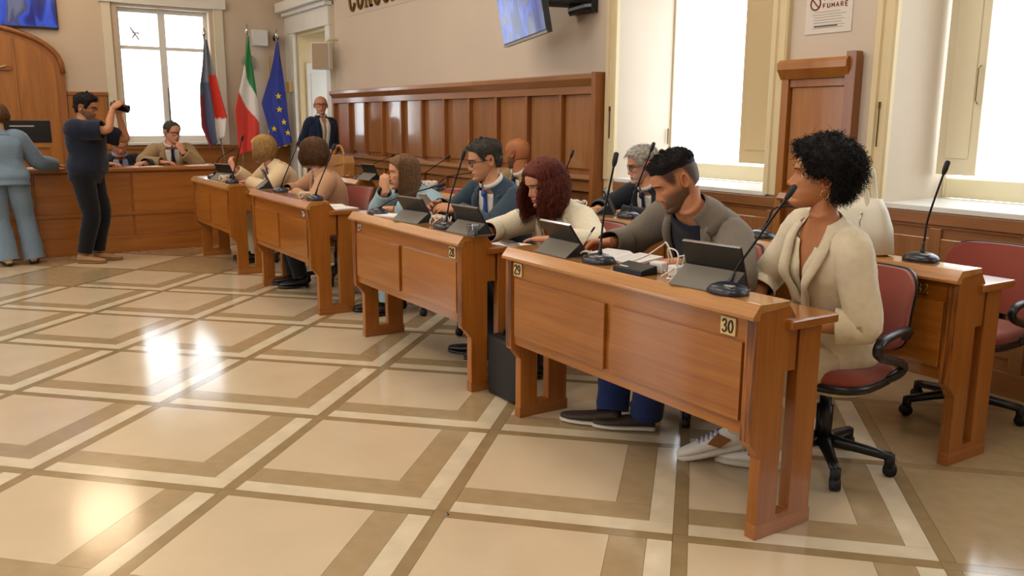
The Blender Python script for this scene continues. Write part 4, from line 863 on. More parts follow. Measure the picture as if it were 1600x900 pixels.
def remesh(mb, vox, it=4):
    me = mb.mesh('tmp'); o = bpy.data.objects.new('tmp', me); COL.objects.link(o)
    md = o.modifiers.new('r', 'REMESH'); md.mode = 'VOXEL'; md.voxel_size = vox
    if it: s = o.modifiers.new('s', 'SMOOTH'); s.iterations = it; s.factor = 0.5
    dg = bpy.context.evaluated_depsgraph_get(); e = o.evaluated_get(dg); m2 = e.to_mesh()
    out = MB(); out.v = [tuple(v.co) for v in m2.vertices]; out.f = [tuple(p.vertices) for p in m2.polygons]
    e.to_mesh_clear(); bpy.data.objects.remove(o); bpy.data.meshes.remove(me); return out
def wrinkle(o, amp, scale, seed=0.0, squash=(1, 1, 1)):
    me = o.data; N = [v.normal.copy() for v in me.vertices]
    for v, n in zip(me.vertices, N):
        p = Vector((v.co.x*squash[0], v.co.y*squash[1], v.co.z*squash[2]))
        a = noise.noise(p*scale+Vector((seed, seed*2, 0))); b = noise.noise(p*scale*2.3+Vector((seed, 5, seed)))
        v.co += n*amp*((1-2*abs(a))*0.9-0.35+0.5*b)
    me.update()
# ---- head -----------------------------------------------------------
HF = [(-.122, .052), (-.116, .076), (-.108, .088), (-.098, .0925), (-.086, .086), (-.078, .088), (-.066, .0905), (-.056, .089), (-.044, .086), (-.02, .084), (.0, .0845), (.012, .089), (.024, .0955), (.036, .094), (.06, .088), (.085, .068), (.103, .038), (.112, .008), (.115, -.012)]
HB = [(-.122, -.02), (-.105, -.045), (-.085, -.06), (-.06, -.073), (-.03, -.092), (.0, -.102), (.035, -.106), (.065, -.1), (.09, -.081), (.105, -.055), (.112, -.032), (.115, -.014)]
HW = [(-.122, .018), (-.116, .031), (-.105, .041), (-.09, .051), (-.07, .059), (-.045, .065), (-.02, .070), (.01, .073), (.035, .0755), (.06, .074), (.08, .066), (.097, .049), (.108, .028), (.115, .004)]
YM = -.012
class Head:
    def __init__(s, fem=False, nose=1.0, jaw=1.0, width=1.0):
        s.fem = fem; s.nose = nose; s.jaw = jaw; s.wd = width
    def hw(s, z):
        w_ = cinterp(HW, z)*s.wd
        if z < 0: w_ *= 1+(s.jaw-1)*smooth01(0, -.08, z)
        return max(w_, .002)
    def bump(s, x, z):
        ax = abs(x); d = 0.0
        p = s.nose*cinterp([(-.054, 0), (-.048, .004), (-.043, .016), (-.036, .0225), (-.03, .0235), (-.02, .0185), (-.008, .0115), (.004, .006), (.016, .002), (.026, 0)], z)
        sg = cinterp([(-.054, .013), (-.043, .0125), (-.033, .011), (-.02, .009), (.0, .0075), (.026, .008)], z)
        d += p*math.exp(-(x/sg)**2)
        d += .0045*s.nose*math.exp(-((ax-.0145)/.0055)**2-((z+.040)/.0075)**2)          # alae
        d -= .0115*math.exp(-((ax-.031)/.0165)**2-((z-.001)/.0125)**2)                  # sockets
        d += (.002 if s.fem else .004)*math.exp(-((ax-.03)/.022)**2-((z-.022)/.007)**2)  # brow ridge
        d += .005*math.exp(-((ax-.043)/.017)**2-((z+.022)/.015)**2)                      # cheek bones
        k = 1.25 if s.fem else 1.0
        d += .0055*k*math.exp(-((z+.0635)/.0042)**2)*math.exp(-(x/.0195)**4)
        d += .0065*k*math.exp(-((z+.0745)/.0048)**2)*math.exp(-(x/.017)**4)
        d -= .0045*math.exp(-((z+.069)/.0018)**2)*math.exp(-(x/.022)**4)
        d -= .003*math.exp(-((ax-.026)/.005)**2-((z+.069)/.006)**2)
        d -= .002*math.exp(-(x/.004)**2-((z+.056)/.004)**2)
        d += .003*math.exp(-(x/.014)**2-((z+.1)/.01)**2)
        return d
    def pt(s, z, t):
        w_ = s.hw(z); yf = cinterp(HF, z); yb = cinterp(HB, z); ct, st = math.cos(t), math.sin(t)
        x = w_*math.copysign(abs(st)**.92, st)
        y = YM+((yf-YM)*abs(ct)**.88 if ct > 0 else -(YM-yb)*abs(ct)**.95)
        if ct > 0: y += s.bump(x, z)*min(1.0, ct*2.2)
        zz = z
        if z < -.03: zz = z+.30*max(0.0, .065-y)*smooth01(-.03, -.1, z)
        return Vector((x, y, zz))
    def front(s, x, z):
        w_ = s.hw(z); q = min(.999, abs(x)/w_)**(1/.92); ct = math.sqrt(1-q*q); return YM+(cinterp(HF, z)-YM)*ct**.88+s.bump(x, z)*min(1, ct*2.2)
    def mesh(s, col, lip, beard=None, lids=0.0, fine=1.0, ear=True, scalp=None):
        mb = MB(); n = int(72*fine); zs = []; z = -.122
        while z < .035: zs.append(z); z += .0034/fine
        while z < .114: zs.append(z); z += .007/fine
        zs.append(.115)
        base = Vector(col); rings = []; cols = []
        for z in zs:
            r = []
            for j in range(n):
                u = 2*PI*j/n; t = u-.5*math.sin(u); p = s.pt(z, t); r.append(p); c = base.copy()
                ax = abs(p.x); fr = math.cos(t) > 0
                if fr:
                    up_ = -.0585-.002*math.exp(-((ax-.006)/.004)**2)*-1-.25*max(0, ax-.008); lo_ = -.0815+.012*(ax/.024)**2
                    lp = smooth01(lo_-.0015, lo_+.0015, z)*(1-smooth01(up_-.0015, up_+.0015, z))*(1-smooth01(.022, .0255, ax)); c = c.lerp(Vector(lip), lp)
                    rd = math.exp(-((ax-.04)/.02)**2-((z+.03)/.02)**2)*.12+math.exp(-(x_ := p.x)**2/.0003-((z+.035)/.012)**2)*.15
                    c = Vector((c.x*(1+.25*rd), c.y*(1-.35*rd), c.z*(1-.35*rd)))
                    if beard:
                        m = smooth01(-.045, -.058, z+.35*max(0, .05-ax)*-.2) if ax < .03 else smooth01(-.012, -.05, z-.5*(ax-.05))
                        m *= (1-lp)
                        c = c.lerp(Vector(beard[:3]), beard[3]*m)
                elif beard and z < -.02 and math.cos(t) > -.25: c = c.lerp(Vector(beard[:3]), beard[3]*smooth01(-.0, -.03, z)*smooth01(-.25, -.1, math.cos(t)))
                if scalp: c = c.lerp(Vector(scalp[:3]), scalp[3]*smooth01(-.012, .03, z-hairline(t)))
                cols.append(tuple(c))
            rings.append(r)
        mb.loft(rings); mb.c = cols
        mb.f = [f for f in mb.f]
        if ear:
            for sg in (-1, 1):
                er = []; m = 18
                for rr, out in ((1.0, .001), (1.03, .012), (.9, .0165), (.72, .011), (.5, .006), (.2, .004)):
                    er.append([Vector((sg*(s.hw(.0)*.985+out+.35*max(0, -(.0165*rr*math.cos(a)))), -.022+.0165*rr*math.cos(a)-.15*(.031*rr*math.sin(a)), -.004+.0315*rr*math.sin(a)*(1.0 if math.sin(a) > 0 else .9))) for a in (2*PI*k/m for k in range(m))])
                if sg < 0: er = [list(reversed(r)) for r in er]
                mb.loft(er, caps=True, col=tuple(Vector((base.x*1.02, base.y*.9, base.z*.86))))
            # eyelids
        for sg in (-1, 1):
            c = Vector((sg*.031, s.front(sg*.031, 0)-.0075, .0)); R_ = .0136
            for lo, hi in (((.42-1.0*lids), 1.45), (-1.3, -.42+.1*lids)):
                g = [[c+R_*Vector((math.sin(a)*math.cos(e), math.cos(a)*math.cos(e), math.sin(e))) for a in (-1.25+2.5*k/10 for k in range(11))] for e in (lo+(hi-lo)*q/5 for q in range(6))]
                mb.loft(g, caps=False, closed=False, col=tuple(base*.9))
        return mb
def hairline(t, tab=None):
    d = abs((math.degrees(t)+180) % 360-180)
    return interp(tab or [(0, .066), (30, .064), (46, .052), (58, .028), (68, -.012), (78, -.014), (84, .028), (104, .032), (114, -.02), (125, -.06), (180, -.072)], d)
def hair_cap(hd, thick, zmin=-.1, n=64, step=.006, rough=.0, seed=0, tab=None, edge=.012):
    zs = []; z = zmin
    while z < .113: zs.append(z); z += step
    zs.append(.115); C0 = Vector((0, YM, .015)); mb = MB(); P = []; K = []
    for z in zs:
        for j in range(n):
            t = 2*PI*j/n; p = hd.pt(z, t); m = smooth01(0, edge, z-hairline(t, tab)); th = thick(t, z)*m
            if th < .0004: m = 0.0
            d = (p-C0).normalized(); q = p+d*(th if m > 0 else -.004)
            if rough and m > 0: q += d*rough*m*noise.noise(p*45+Vector((seed, 0, 0)))
            P.append(q); K.append(m)
    fs = []
    for i in range(len(zs)-1):
        for j in range(n):
            k_ = (j+1) % n; f = (i*n+j, i*n+k_, (i+1)*n+k_, (i+1)*n+j)
            if max(K[a] for a in f) > 0: fs.append(f)
    o = (len(zs)-1)*n; fs.append(tuple(range(o, o+n)))
    mb.add(P, fs); mb.K = K; mb.P = P; return mb
def short_strands(mb, cap, hd, N, length, comb, lift, seed, r=.0013, zmin=-.2):
    R = random.Random(seed); C0 = Vector((0, YM, .015)); idx = [i for i, k_ in enumerate(cap.K) if k_ > .6 and cap.P[i].z > zmin]
    for _ in range(N):
        p = cap.P[R.choice(idx)]+Vector((R.uniform(-.004, .004), R.uniform(-.004, .004), R.uniform(-.003, .003))); nrm = (p-C0).normalized()
        d = Vector(comb(p)); d = (d-nrm*d.dot(nrm)); d = (d.normalized() if d.length > 1e-5 else Vector((0, 0, -1)))+Vector((R.gauss(0, .25), R.gauss(0, .25), R.gauss(0, .2)))
        L = length*R.uniform(.6, 1.2); pts = [p-nrm*.004, p+d*L*.35+nrm*lift, p+d*L*.7+nrm*lift*1.4, p+d*L+nrm*lift*1.2]
        mb.tube(pts, [r, r, r*.8, r*.25], 3, caps=False)
# ---- hand -----------------------------------------------------------
def hand_mesh(side, curl=(.4, .5, .4), thumb=.4, spread=.06, index=None, sc=1.0):
    """wrist at origin, fingers along +y, back of hand +z; side +1 = left hand"""
    mb = MB(); s = side
    rg = []
    for y, hw_, ht, z0 in ((-.03, .026, .019, 0), (0, .027, .019, 0), (.02, .034, .0185, 0), (.05, .041, .0165, -.001), (.08, .042, .014, 0), (.098, .038, .010, 0)):
        rg.append([(hw_*math.copysign(abs(math.cos(a))**.8, math.cos(a)), y-.008*abs(math.cos(a))*(y > .07), z0+ht*math.copysign(abs(math.sin(a))**.8, math.sin(a))) for a in (2*PI*k/16 for k in range(16))])
    mb.loft(rg)
    for k, (x, y0, L, r) in enumerate(((.0295, .084, .070, .0088), (.0102, .090, .078, .0091), (-.0098, .088, .072, .0087), (-.0285, .080, .057, .0076))):
        c = curl if not (k == 0 and index) else index
        p = Vector((s*x, y0-.012, 0)); ang = 0.0; pts = [p]; seg = (.012, L*.48, L*.29, L*.23); yaw = s*x/.03*spread
        for j in range(4):
            if j: ang += c[j-1]
            p = p+Vector((math.sin(yaw)*math.cos(ang), math.cos(yaw)*math.cos(ang), -math.sin(ang)))*seg[j]; pts.append(p)
        mb.tube(pts, lambda q, r=r: r*(1.06-.28*q), 10, n=14)
        mb.sphere(pts[-1], r*.77, 10, 6)
    p = Vector((s*.020, .016, -.004)); d0 = Vector((s*.72, .62, -.30)).normalized(); d1 = (d0+Vector((-s*.55*thumb, .45, -.45*thumb))).normalized(); d2 = (d1+Vector((-s*.6*thumb, .25, -.5*thumb))).normalized()
    pts = [p, p+d0*.036, p+d0*.036+d1*.032, p+d0*.036+d1*.032+d2*.026]
    mb.tube(pts, [.0135, .012, .0098, .008], 10, n=12); mb.sphere(pts[-1], .0082, 10, 6)
    mb.v = [tuple(Vector(q)*sc) for q in mb.v]; return mb
# ---- body -----------------------------------------------------------
TA = {'m': [(-.02, .15), (.03, .172), (.1, .172), (.2, .153), (.3, .160), (.4, .180), (.46, .190), (.50, .182), (.535, .145), (.565, .092), (.59, .062), (.62, .056)],
      'f': [(-.02, .15), (.03, .178), (.1, .178), (.2, .140), (.3, .146), (.4, .160), (.46, .168), (.50, .160), (.535, .125), (.565, .078), (.59, .053), (.62, .048)]}
TB = {'m': [(-.02, .10), (.03, .122), (.1, .122), (.2, .112), (.3, .118), (.4, .124), (.46, .112), (.50, .096), (.535, .078), (.565, .066), (.59, .058), (.62, .057)],
      'f': [(-.02, .10), (.03, .124), (.1, .122), (.2, .104), (.3, .114), (.4, .122), (.46, .106), (.50, .088), (.535, .070), (.565, .058), (.59, .05), (.62, .049)]}
class Body:
    def __init__(s, sex, seat, zhip, yaw, headpos, hy=0, hp=0, hr=0, wide=1.0, deep=1.0, hs=1.0, slump=.05, twist=0.0, neck=.135, belly=0.0):
        s.sex = sex; s.sc = hs
        s.f = Vector((-math.sin(math.radians(yaw)), -math.cos(math.radians(yaw)), 0)); s.r = s.f.cross(Vector((0, 0, 1)))
        s.P = Vector((*seat, zhip)); s.H = Vector(headpos); s.wide, s.deep, s.belly = wide, deep, belly
        ya = math.radians(yaw+hy); hf = Vector((-math.sin(ya), -math.cos(ya), 0)); hrr = hf.cross(Vector((0, 0, 1))); hu = Vector((0, 0, 1))
        q = Matrix.Rotation(math.radians(-hp), 3, hrr); hf = q @ hf; hu = q @ hu           # hp > 0 looks down
        q = Matrix.Rotation(math.radians(hr), 3, hf); hrr = q @ hrr; hu = q @ hu
        s.hf, s.hr, s.hu = hf, hrr, hu
        s.HM = Matrix(((hrr.x, hf.x, hu.x, s.H.x), (hrr.y, hf.y, hu.y, s.H.y), (hrr.z, hf.z, hu.z, s.H.z), (0, 0, 0, 1))) @ Matrix.Scale(hs, 4)
        nk = (hu*.6+Vector((0, 0, 1))*.4).normalized()
        s.N = s.H-nk*neck*hs-hf*.030*hs
        m = (s.P+s.N)*.5-s.f*slump; s.Q = [s.P, m*2-(s.P+s.N)*.5, s.N]; s.twist = twist
        s.L = (s.N-s.P).length; s.hn = .59
    def c(s, h):
        t = h/s.hn; a, b, d = s.Q
        if t <= 1: return a*(1-t)**2+b*2*t*(1-t)+d*t*t
        return d+(d-b).normalized()*(t-1)*s.hn
    def T(s, h):
        t = min(1, max(0, h/s.hn)); a, b, d = s.Q; return ((b-a)*(1-t)+(d-b)*t).normalized()
    def axes(s, h):
        T = s.T(h); r = Matrix.Rotation(s.twist*min(1, max(0, h/.5)), 3, T) @ s.r; r = (r-T*r.dot(T)).normalized(); return r, T.cross(r), T
    def ab(s, h, d):
        a = cinterp(TA[s.sex], h)*s.wide+d; b = cinterp(TB[s.sex], h)*s.deep+d; return a, b
    def pt(s, h, phi, d=0.0):
        a, b = s.ab(h, d); r, f, T = s.axes(h); sn, cs = math.sin(phi), math.cos(phi)
        bf = b*(1+s.belly*math.exp(-((h-.16)/.12)**2)) if cs > 0 else b
        chest = .03*math.exp(-((h-.385)/.06)**2)*math.exp(-((abs(phi)-.6)/.45)**2) if s.sex == 'f' and cs > 0 else 0
        return s.c(h)+r*a*math.copysign(abs(sn)**.85, sn)+f*(bf*math.copysign(abs(cs)**.85, cs)+chest)
    def shoulder(s, sd):
        """sd +1 right, -1 left"""
        r, f, T = s.axes(.49); a, b = s.ab(.46, 0); return s.c(.492)+r*sd*(a-.012)
    def torso(s, h0, h1, d, g0=None, n=40, m=26, dfun=None, open_=None):
        """rings; open_(h) -> half opening angle at the front"""
        rings = []
        for i in range(m+1):
            h = h0+(h1-h0)*i/m; dd = d if dfun is None else dfun(h); g = open_(h) if open_ else 0
            if open_: rings.append([s.pt(h, g+(2*PI-2*g)*j/n, dd) for j in range(n+1)])
            else: rings.append([s.pt(h, 2*PI*j/n, dd) for j in range(n)])
        return rings
def ik(S, W, la, lb, pole):
    d = W-S; L = min(d.length, (la+lb)*.998); u = d.normalized(); x = (la*la-lb*lb+L*L)/(2*L); hgt = math.sqrt(max(0, la*la-x*x))
    p = Vector(pole); p = (p-u*p.dot(u)).normalized(); return S+u*x+p*hgt, S+u*L
class Person:
    def __init__(s, label, body, skin, lip='9a5a4a', fem=False, arms=None, legs=None, vox=.008, group=None, nose=1, jaw=1, lids=0.3, beard=None, eyes=True, fine=1.0, hand_kw=None, la=.285, lb=.255, hvox=.0042, hair_cap_col=None, hwid=1.0, ll=(.43, .42), scalp=None):
        s.b = body; b = body; s.sk = rgb(skin); s.root = thing('person', label, 'person', (b.P.x, b.P.y, 0), group)
        s.hd = Head(fem, nose, jaw, hwid); s.arm = {}; s.leg = {}
        mb = MB(); mb.loft(b.torso(-.02, .62, 0, n=28, m=22))
        mb.tube([b.c(.55), b.N, b.H-b.hf*.028*b.sc-b.hu*.045*b.sc], [.062*b.sc*(.86 if fem else 1), .054*b.sc*(.86 if fem else 1), .053*b.sc*(.86 if fem else 1)], 16, n=8)
        k = 1.0 if not fem else .86
        hands = MB()
        for sd, (W, pole, hdir, hup, kw) in (arms or {}).items():
            S = b.shoulder(sd); W = Vector(W); E, W = ik(S, W, la, lb, pole); s.arm[sd] = (S, E, W)
            r_, f_, T_ = b.axes(.48)
            mb.tube([S-r_*sd*.09, S, S.lerp(E, .5), E, E.lerp(W, .4), W], [.05*k, .058*k, .047*k, .041*k, .040*k, .027*k], 12, n=20)
            hd_ = Vector(hdir) if hdir is not None else (W-E)
            hd_.normalize(); u = Vector(hup); u = (u-hd_*u.dot(hd_)).normalized(); x = hd_.cross(u)
            M = Matrix(((x.x, hd_.x, u.x, W.x), (x.y, hd_.y, u.y, W.y), (x.z, hd_.z, u.z, W.z), (0, 0, 0, 1)))
            hm = hand_mesh(-sd, sc=(.9 if fem else 1.0)*b.sc, **(kw or {})).xform(M); hands.join(hm)
        for sd, (A, pole) in (legs or {}).items():
            S = b.P+b.r*sd*.092+Vector((0, 0, -.01)); Kn, A = ik(S, Vector(A), ll[0], ll[1], pole); s.leg[sd] = (S, Kn, A)
            mb.tube([S, S.lerp(Kn, .5), Kn, Kn.lerp(A, .35), Kn.lerp(A, .8), A], [.082, .072, .054, .053, .036, .034], 12, n=20)
        out = remesh(mb, vox); out.c = [s.sk]*len(out.v)
        if hands.v: h2 = remesh(hands, hvox, 2); h2.c = [s.sk]*len(h2.v); out.join(h2)
        hm = s.hd.mesh(s.sk, rgb(lip), beard, lids, fine, scalp=scalp); hm.v = [tuple(b.HM @ Vector(p)) for p in hm.v]; out.join(hm)
        s.body = out.build('body', 'skin', s.root, smooth=True, color=True)
        if eyes:
            for sg in (-1, 1):
                c = Vector((sg*.031, s.hd.front(sg*.031, 0)-.0078, .0)); e = MB().sphere(c, .0124, 14, 10).xform(b.HM).build('eye', 'eye_white', s.root, smooth=True)
                g = Vector((0, .97, -.12-.35*lids)).normalized(); MB().sphere(c+g*.0068, .0066, 12, 8).xform(b.HM).build('iris', 'iris_dark', e, smooth=True)
    def H(s, mb, name, m, smooth=True, parent=None, **kw):
        mb.v = [tuple(s.b.HM @ Vector(p)) for p in mb.v]; return mb.build(name, m, parent or s.root, smooth=smooth, **kw)
    def brows(s, m, w_=.0034, arch=.004, z0=.0195):
        mb = MB()
        for sg in (-1, 1):
            pts = []
            for q in range(8):
                u = q/7; x = sg*(.013+.038*u); z = z0+arch*math.sin(PI*min(1, u*1.15))-.004*u; pts.append((x, s.hd.front(x, z)+.0012, z))
            mb.tube(pts, [w_*.8, w_, w_*.9, w_*.35], 8, n=12, flat=.6)
        return s.H(mb, 'eyebrows', m)
    def glasses(s, m='black_plastic', w_=.024, h_=.0175, z0=-.004):
        yy = max(s.hd.front(.031, .0), s.hd.front(.012, .0))+.012; mb = MB(); ln = MB()
        for sg in (-1, 1):
            pts = [(sg*.033+w_*math.copysign(abs(math.cos(a))**.6, math.cos(a)), yy-.10*abs(sg*.033+w_*math.cos(a))**1.5*4, z0+h_*math.copysign(abs(math.sin(a))**.6, math.sin(a))) for a in (2*PI*q/24 for q in range(25))]
            mb.tube(pts, .0022, 6); ln.add(pts[:-1], [tuple(range(24))])
            mb.tube([(sg*.057, yy-.012, z0+.008), (sg*.076, .03, z0+.008), (sg*.078, -.02, z0+.008), (sg*.074, -.04, z0-.006)], .002, 6, n=12)
        mb.tube([(-.009, yy-.001, z0+.006), (0, yy+.001, z0+.008), (.009, yy-.001, z0+.006)], .002, 6)
        g = s.H(mb, 'glasses', m); s.H(ln, 'lens', 'glass', False, g, solid=.001); return g
    # ---- garments
    def sleeve(s, mb, sd, d, end=1.0, cuff=0.0, sides=16, k=1.0, n=26, arm_r=None):
        S, E, W = s.arm[sd]; r_, f_, T_ = s.b.axes(.47)
        if end <= .5: stop = S.lerp(E, end*2); path = [S-r_*sd*.085+Vector((0, 0, -.005)), S-r_*sd*.01+Vector((0, 0, .004)), S.lerp(E, .35*min(1, end*2)), stop]
        else: stop = E.lerp(W, (end-.5)*2); path = [S-r_*sd*.085+Vector((0, 0, -.005)), S-r_*sd*.01+Vector((0, 0, .004)), S.lerp(E, .5), E, E.lerp(stop, .5), stop]
        rad = arm_r or [.058*k+d, .066*k+d, .054*k+d, .049*k+d, .044*k+d, .036*k+d+cuff]
        mb.tube(path, rad[:len(path)] if len(path) < 6 else rad, sides, n=n, caps=False); return stop
    def coat(s, name, m, h0=-.06, d=.022, vtop=.56, vbot=.2, wide=.62, low=.03, sleeves=(1, -1), send=.97, flare=.02, amp=.006, k=1.0, lapel=.055, collar=True, seed=1.0, lapel_m=None, band=False, bottom_gap=.0, sleeve_d=None, solid=.005, cuff=0.0, straight=False):
        b = s.b
        def op(h):
            if h > vbot:
                a_ = b.ab(h, d)[0]; t_ = (h-vbot)/(vtop-vbot); return low+(math.asin(min(.95, wide*.125*min(1, t_)/a_))-low*min(1, t_))*min(1.0, t_*3) if t_ > 0 else low
            return low+bottom_gap*smooth01(vbot, h0, h)
        def df(h): return d*(1-.62*smooth01(.50, .58, h))+flare*smooth01(.12, h0, h)
        mb = MB(); mb.loft(b.torso(h0, .584, d, n=46, m=34, dfun=df, open_=op), caps=False, closed=False)
        for sd in sleeves: s.sleeve(mb, sd, d if sleeve_d is None else sleeve_d, send, cuff, k=k)
        o = mb.build(name, m, s.root, smooth=True, solid=0)
        wrinkle(o, amp, 9.0, seed, (1, 1, .6)); md = o.modifiers.new('solid', 'SOLIDIFY'); md.thickness = solid; md.offset = -1
        lm = lapel_m or m
        if lapel:
            for sg in (1, -1):
                rows = []; nn = 18
                for i in range(nn+1):
                    u = i/nn; h = vbot+.01+(.566-vbot-.01)*u; g = op(h); wl = lapel*(math.sin(PI*min(1, .10+.62*u))**.8 if not band else .75)
                    a, bb = b.ab(h, d); dl = wl/max(.08, (a+bb)*.5)
                    rows.append([b.pt(h, sg*(g-.012), df(h)+.004), b.pt(h, sg*(g+dl*.35), df(h)+.017), b.pt(h, sg*(g+dl*.8), df(h)+.017), b.pt(h, sg*(g+dl), df(h)+.011)])
                if sg < 0: rows = [list(reversed(r)) for r in rows]
                MB().loft(rows, caps=False, closed=False).build('lapel', lm, o, smooth=True, solid=.006)
        if collar:
            rows = []
            for i in range(5):
                v = i/4; h = .548+.056*v; g_ = op(.575)*(.98-.12*v); rows.append([b.pt(h, g_+(2*PI-2*g_)*j/30, df(h)+.010+.008*(1-v)) for j in range(31)])
            MB().loft(rows, caps=False, closed=False).build('collar', lm, o, smooth=True, solid=.006)
        return o
    def top(s, name, m, d=.01, h0=-.02, h1=.565, neck=0.0, sleeves=(), send=.45, amp=.004, seed=2.0, vneck=None, k=1.0, cuff=.0):
        b = s.b; mb = MB()
        mb.loft(b.torso(h0, h1, d, n=40, m=28, open_=vneck) if vneck else b.torso(h0, h1, d, n=40, m=28), caps=False, closed=not vneck)
        for sd in sleeves: s.sleeve(mb, sd, d+.012, send, cuff, k=k)
        o = mb.build(name, m, s.root, smooth=True); wrinkle(o, amp, 10, seed); md = o.modifiers.new('solid', 'SOLIDIFY'); md.thickness = .003; md.offset = -1
        return o
    def shirt_collar(s, parent, m, d=.012):
        b = s.b
        rows = [[b.pt(h, .10+(2*PI-.2)*j/30, d+x_) for j in range(31)] for h, x_ in ((.584, -.004), (.600, -.004), (.622, -.003), (.624, .001), (.612, .004), (.596, .006))]
        return MB().loft(rows, caps=False, closed=False).build('shirt_collar', m, parent, smooth=True, solid=.002)
    def tie(s, m, d=.02, low=.1):
        b = s.b; rows = []
        for i in range(16):
            h = .575-(.575-low)*i/15; w_ = interp([(0, .020), (.08, .013), (.5, .032), (1, .042)], i/15); r, f, T = b.axes(h); c = b.pt(h, 0, d+(.012 if i == 0 else .006))
            rows.append([c-r*w_, c-r*w_*.4+f*.004, c+r*w_*.4+f*.004, c+r*w_])
        mb = MB().loft(rows, caps=False, closed=False); c = b.pt(.572, 0, d+.012); mb.sphere(c, .019, 10, 8, 1, .8, 1.1)
        return mb.build('tie', m, s.root, smooth=True, solid=.003)
    def trousers(s, m, d=.014, bottom=.97, amp=.005, flare=0.0, seed=3.0):
        b = s.b; mb = MB(); mb.loft(b.torso(-.05, .16, d, n=32, m=10), caps=True)
        for sd, (S, K, A) in s.leg.items():
            e = K.lerp(A, bottom)
            mb.tube([S+Vector((0, 0, .03)), S.lerp(K, .45), K, K.lerp(e, .5), e], [.095+d, .083+d, .066+d, .058+d+flare*.5, .05+d+flare], 16, n=26, caps=False)
        o = mb.build('trousers', m, s.root, smooth=True); wrinkle(o, amp, 9, seed); return o
    def shoe(s, sd, m, sole_m, direction=None, L=.275, wdt=.048, high=.07, pitch=0.0, laces=None, patch=None, sole=.028, at=None):
        A = Vector(at) if at else s.leg[sd][2]; d = Vector(direction) if direction else s.b.f.copy(); d.z = 0; d.normalize(); x = d.cross(Vector((0, 0, 1)))
        heel = A-d*.06; z0 = max(0.0, A.z-.085) if not at else 0.0
        q = Matrix.Rotation(-pitch, 3, x); d3 = q @ d; u3 = q @ Vector((0, 0, 1))
        M = Matrix(((x.x, d3.x, u3.x, heel.x), (x.y, d3.y, u3.y, heel.y), (x.z, d3.z, u3.z, z0+max(0, pitch)*L*.8), (0, 0, 0, 1)))
        prof = [(0, .55, .8), (.03, .72, 1.0), (.12, .70, .98), (.28, .78, .82), (.45, .92, .62), (.65, 1.0, .46), (.82, .9, .36), (.94, .66, .28), (1.0, .3, .2)]
        def ring(v, w_, h_, zlo, zhi, n=20): return [(wdt*w_*math.cos(a)*(1-.25*max(0, math.sin(a))), v*L, zlo+(zhi-zlo)*.5*(1+math.copysign(abs(math.sin(a))**.7, math.sin(a)))) for a in (2*PI*k/n for k in range(n))]
        up = MB().loft([ring(v, w_*.97, h_, sole*.7, sole+high*h_) for v, w_, h_ in prof]).xform(M).build('shoe', m, s.root, smooth=True)
        MB().loft([ring(v, w_*1.05, 0, 0, sole) for v, w_, h_ in [(-.01, .5, 0)]+prof[1:-1]+[(1.01, .35, 0)]]).xform(M).build('sole', sole_m, up, smooth=True)
        if laces:
            lb = MB()
            for i in range(5):
                v = .32+.075*i; hh = sole+high*cinterp([(p[0], p[2]) for p in prof], v)+.002; lb.tube([(-.024, v*L, hh-.012), (0, v*L+.008, hh+.002), (.024, v*L, hh-.012)], .0065, 6, n=8)
            lb.xform(M).build('laces', laces, up, smooth=True)
        if patch:
            pb = MB()
            for sg in (-1, 1): pb.prism([(.16*L, .062), (.32*L, .098), (.50*L, .066), (.34*L, .036)], 0, sg*.030, sg*.0445)
            pb.xform(M).build('side_patch', patch, up)
        return up
    # ---- hair
    def hair(s, parts, m, name='hair'):
        mb = MB()
        for p in parts: mb.join(p)
        return s.H(mb, name, m)
    def short_hair(s, m, fade=None, side=.006, topt=.020, quiff=.008, comb=(0, 1, 0.1), N=700, length=.025, tab=None, seed=1, lift=.004, fuzz=None, rough=.004, zfade=.03, r=.0013):
        hd = s.hd
        if fade:
            tab = [(0, .062), (34, .061), (48, .054), (62, .046), (100, .045), (140, .035), (180, .03)]
        def th(t, z): return (side+(topt-side)*smooth01(zfade, zfade+.045, z)+quiff*math.exp(-(((t+PI) % (2*PI)-PI)/.8)**2)*smooth01(.05, .085, z))
        cap = hair_cap(hd, th, rough=rough, seed=seed, tab=tab, edge=.034 if fade else .012); st = MB(); st.join(cap); short_strands(st, cap, hd, N, length, lambda p: comb, lift, seed, r=r, zmin=zfade-.01 if fuzz else -.2)
        return s.H(st, 'hair', m)
    def long_hair(s, m, length=.2, t0=.9, thick=.02, wave=.0, wk=3.0, flare=.012, part=0.0, N=260, seed=1, top=.022, front_in=0.0, r=.0022, strand_wave=0.0, sides_only=False, taper=.85, fringe=False):
        hd = s.hd; b = s.b; R = random.Random(seed); mb = MB()
        tab = [(0, .068), (25, .062), (45, .05), (62, .015), (75, -.03), (90, -.07), (180, -.08)]
        cap = hair_cap(hd, lambda t, z: thick*.6+(top-thick*.6)*smooth01(.03, .09, z), tab=tab, rough=.003, seed=seed)
        mb.join(MB().add([b.HM @ p for p in cap.P], cap.f))
        n = 56; mm = 26; rows = []
        C0 = Vector((0, YM, .015)); down = Vector((0, 0, -1))
        zedge = .03
        def top_pt(t, z, th): p = hd.pt(z, t); return b.HM @ (p+(p-C0).normalized()*th)
        axis0 = b.HM @ Vector((0, -.02, zedge))
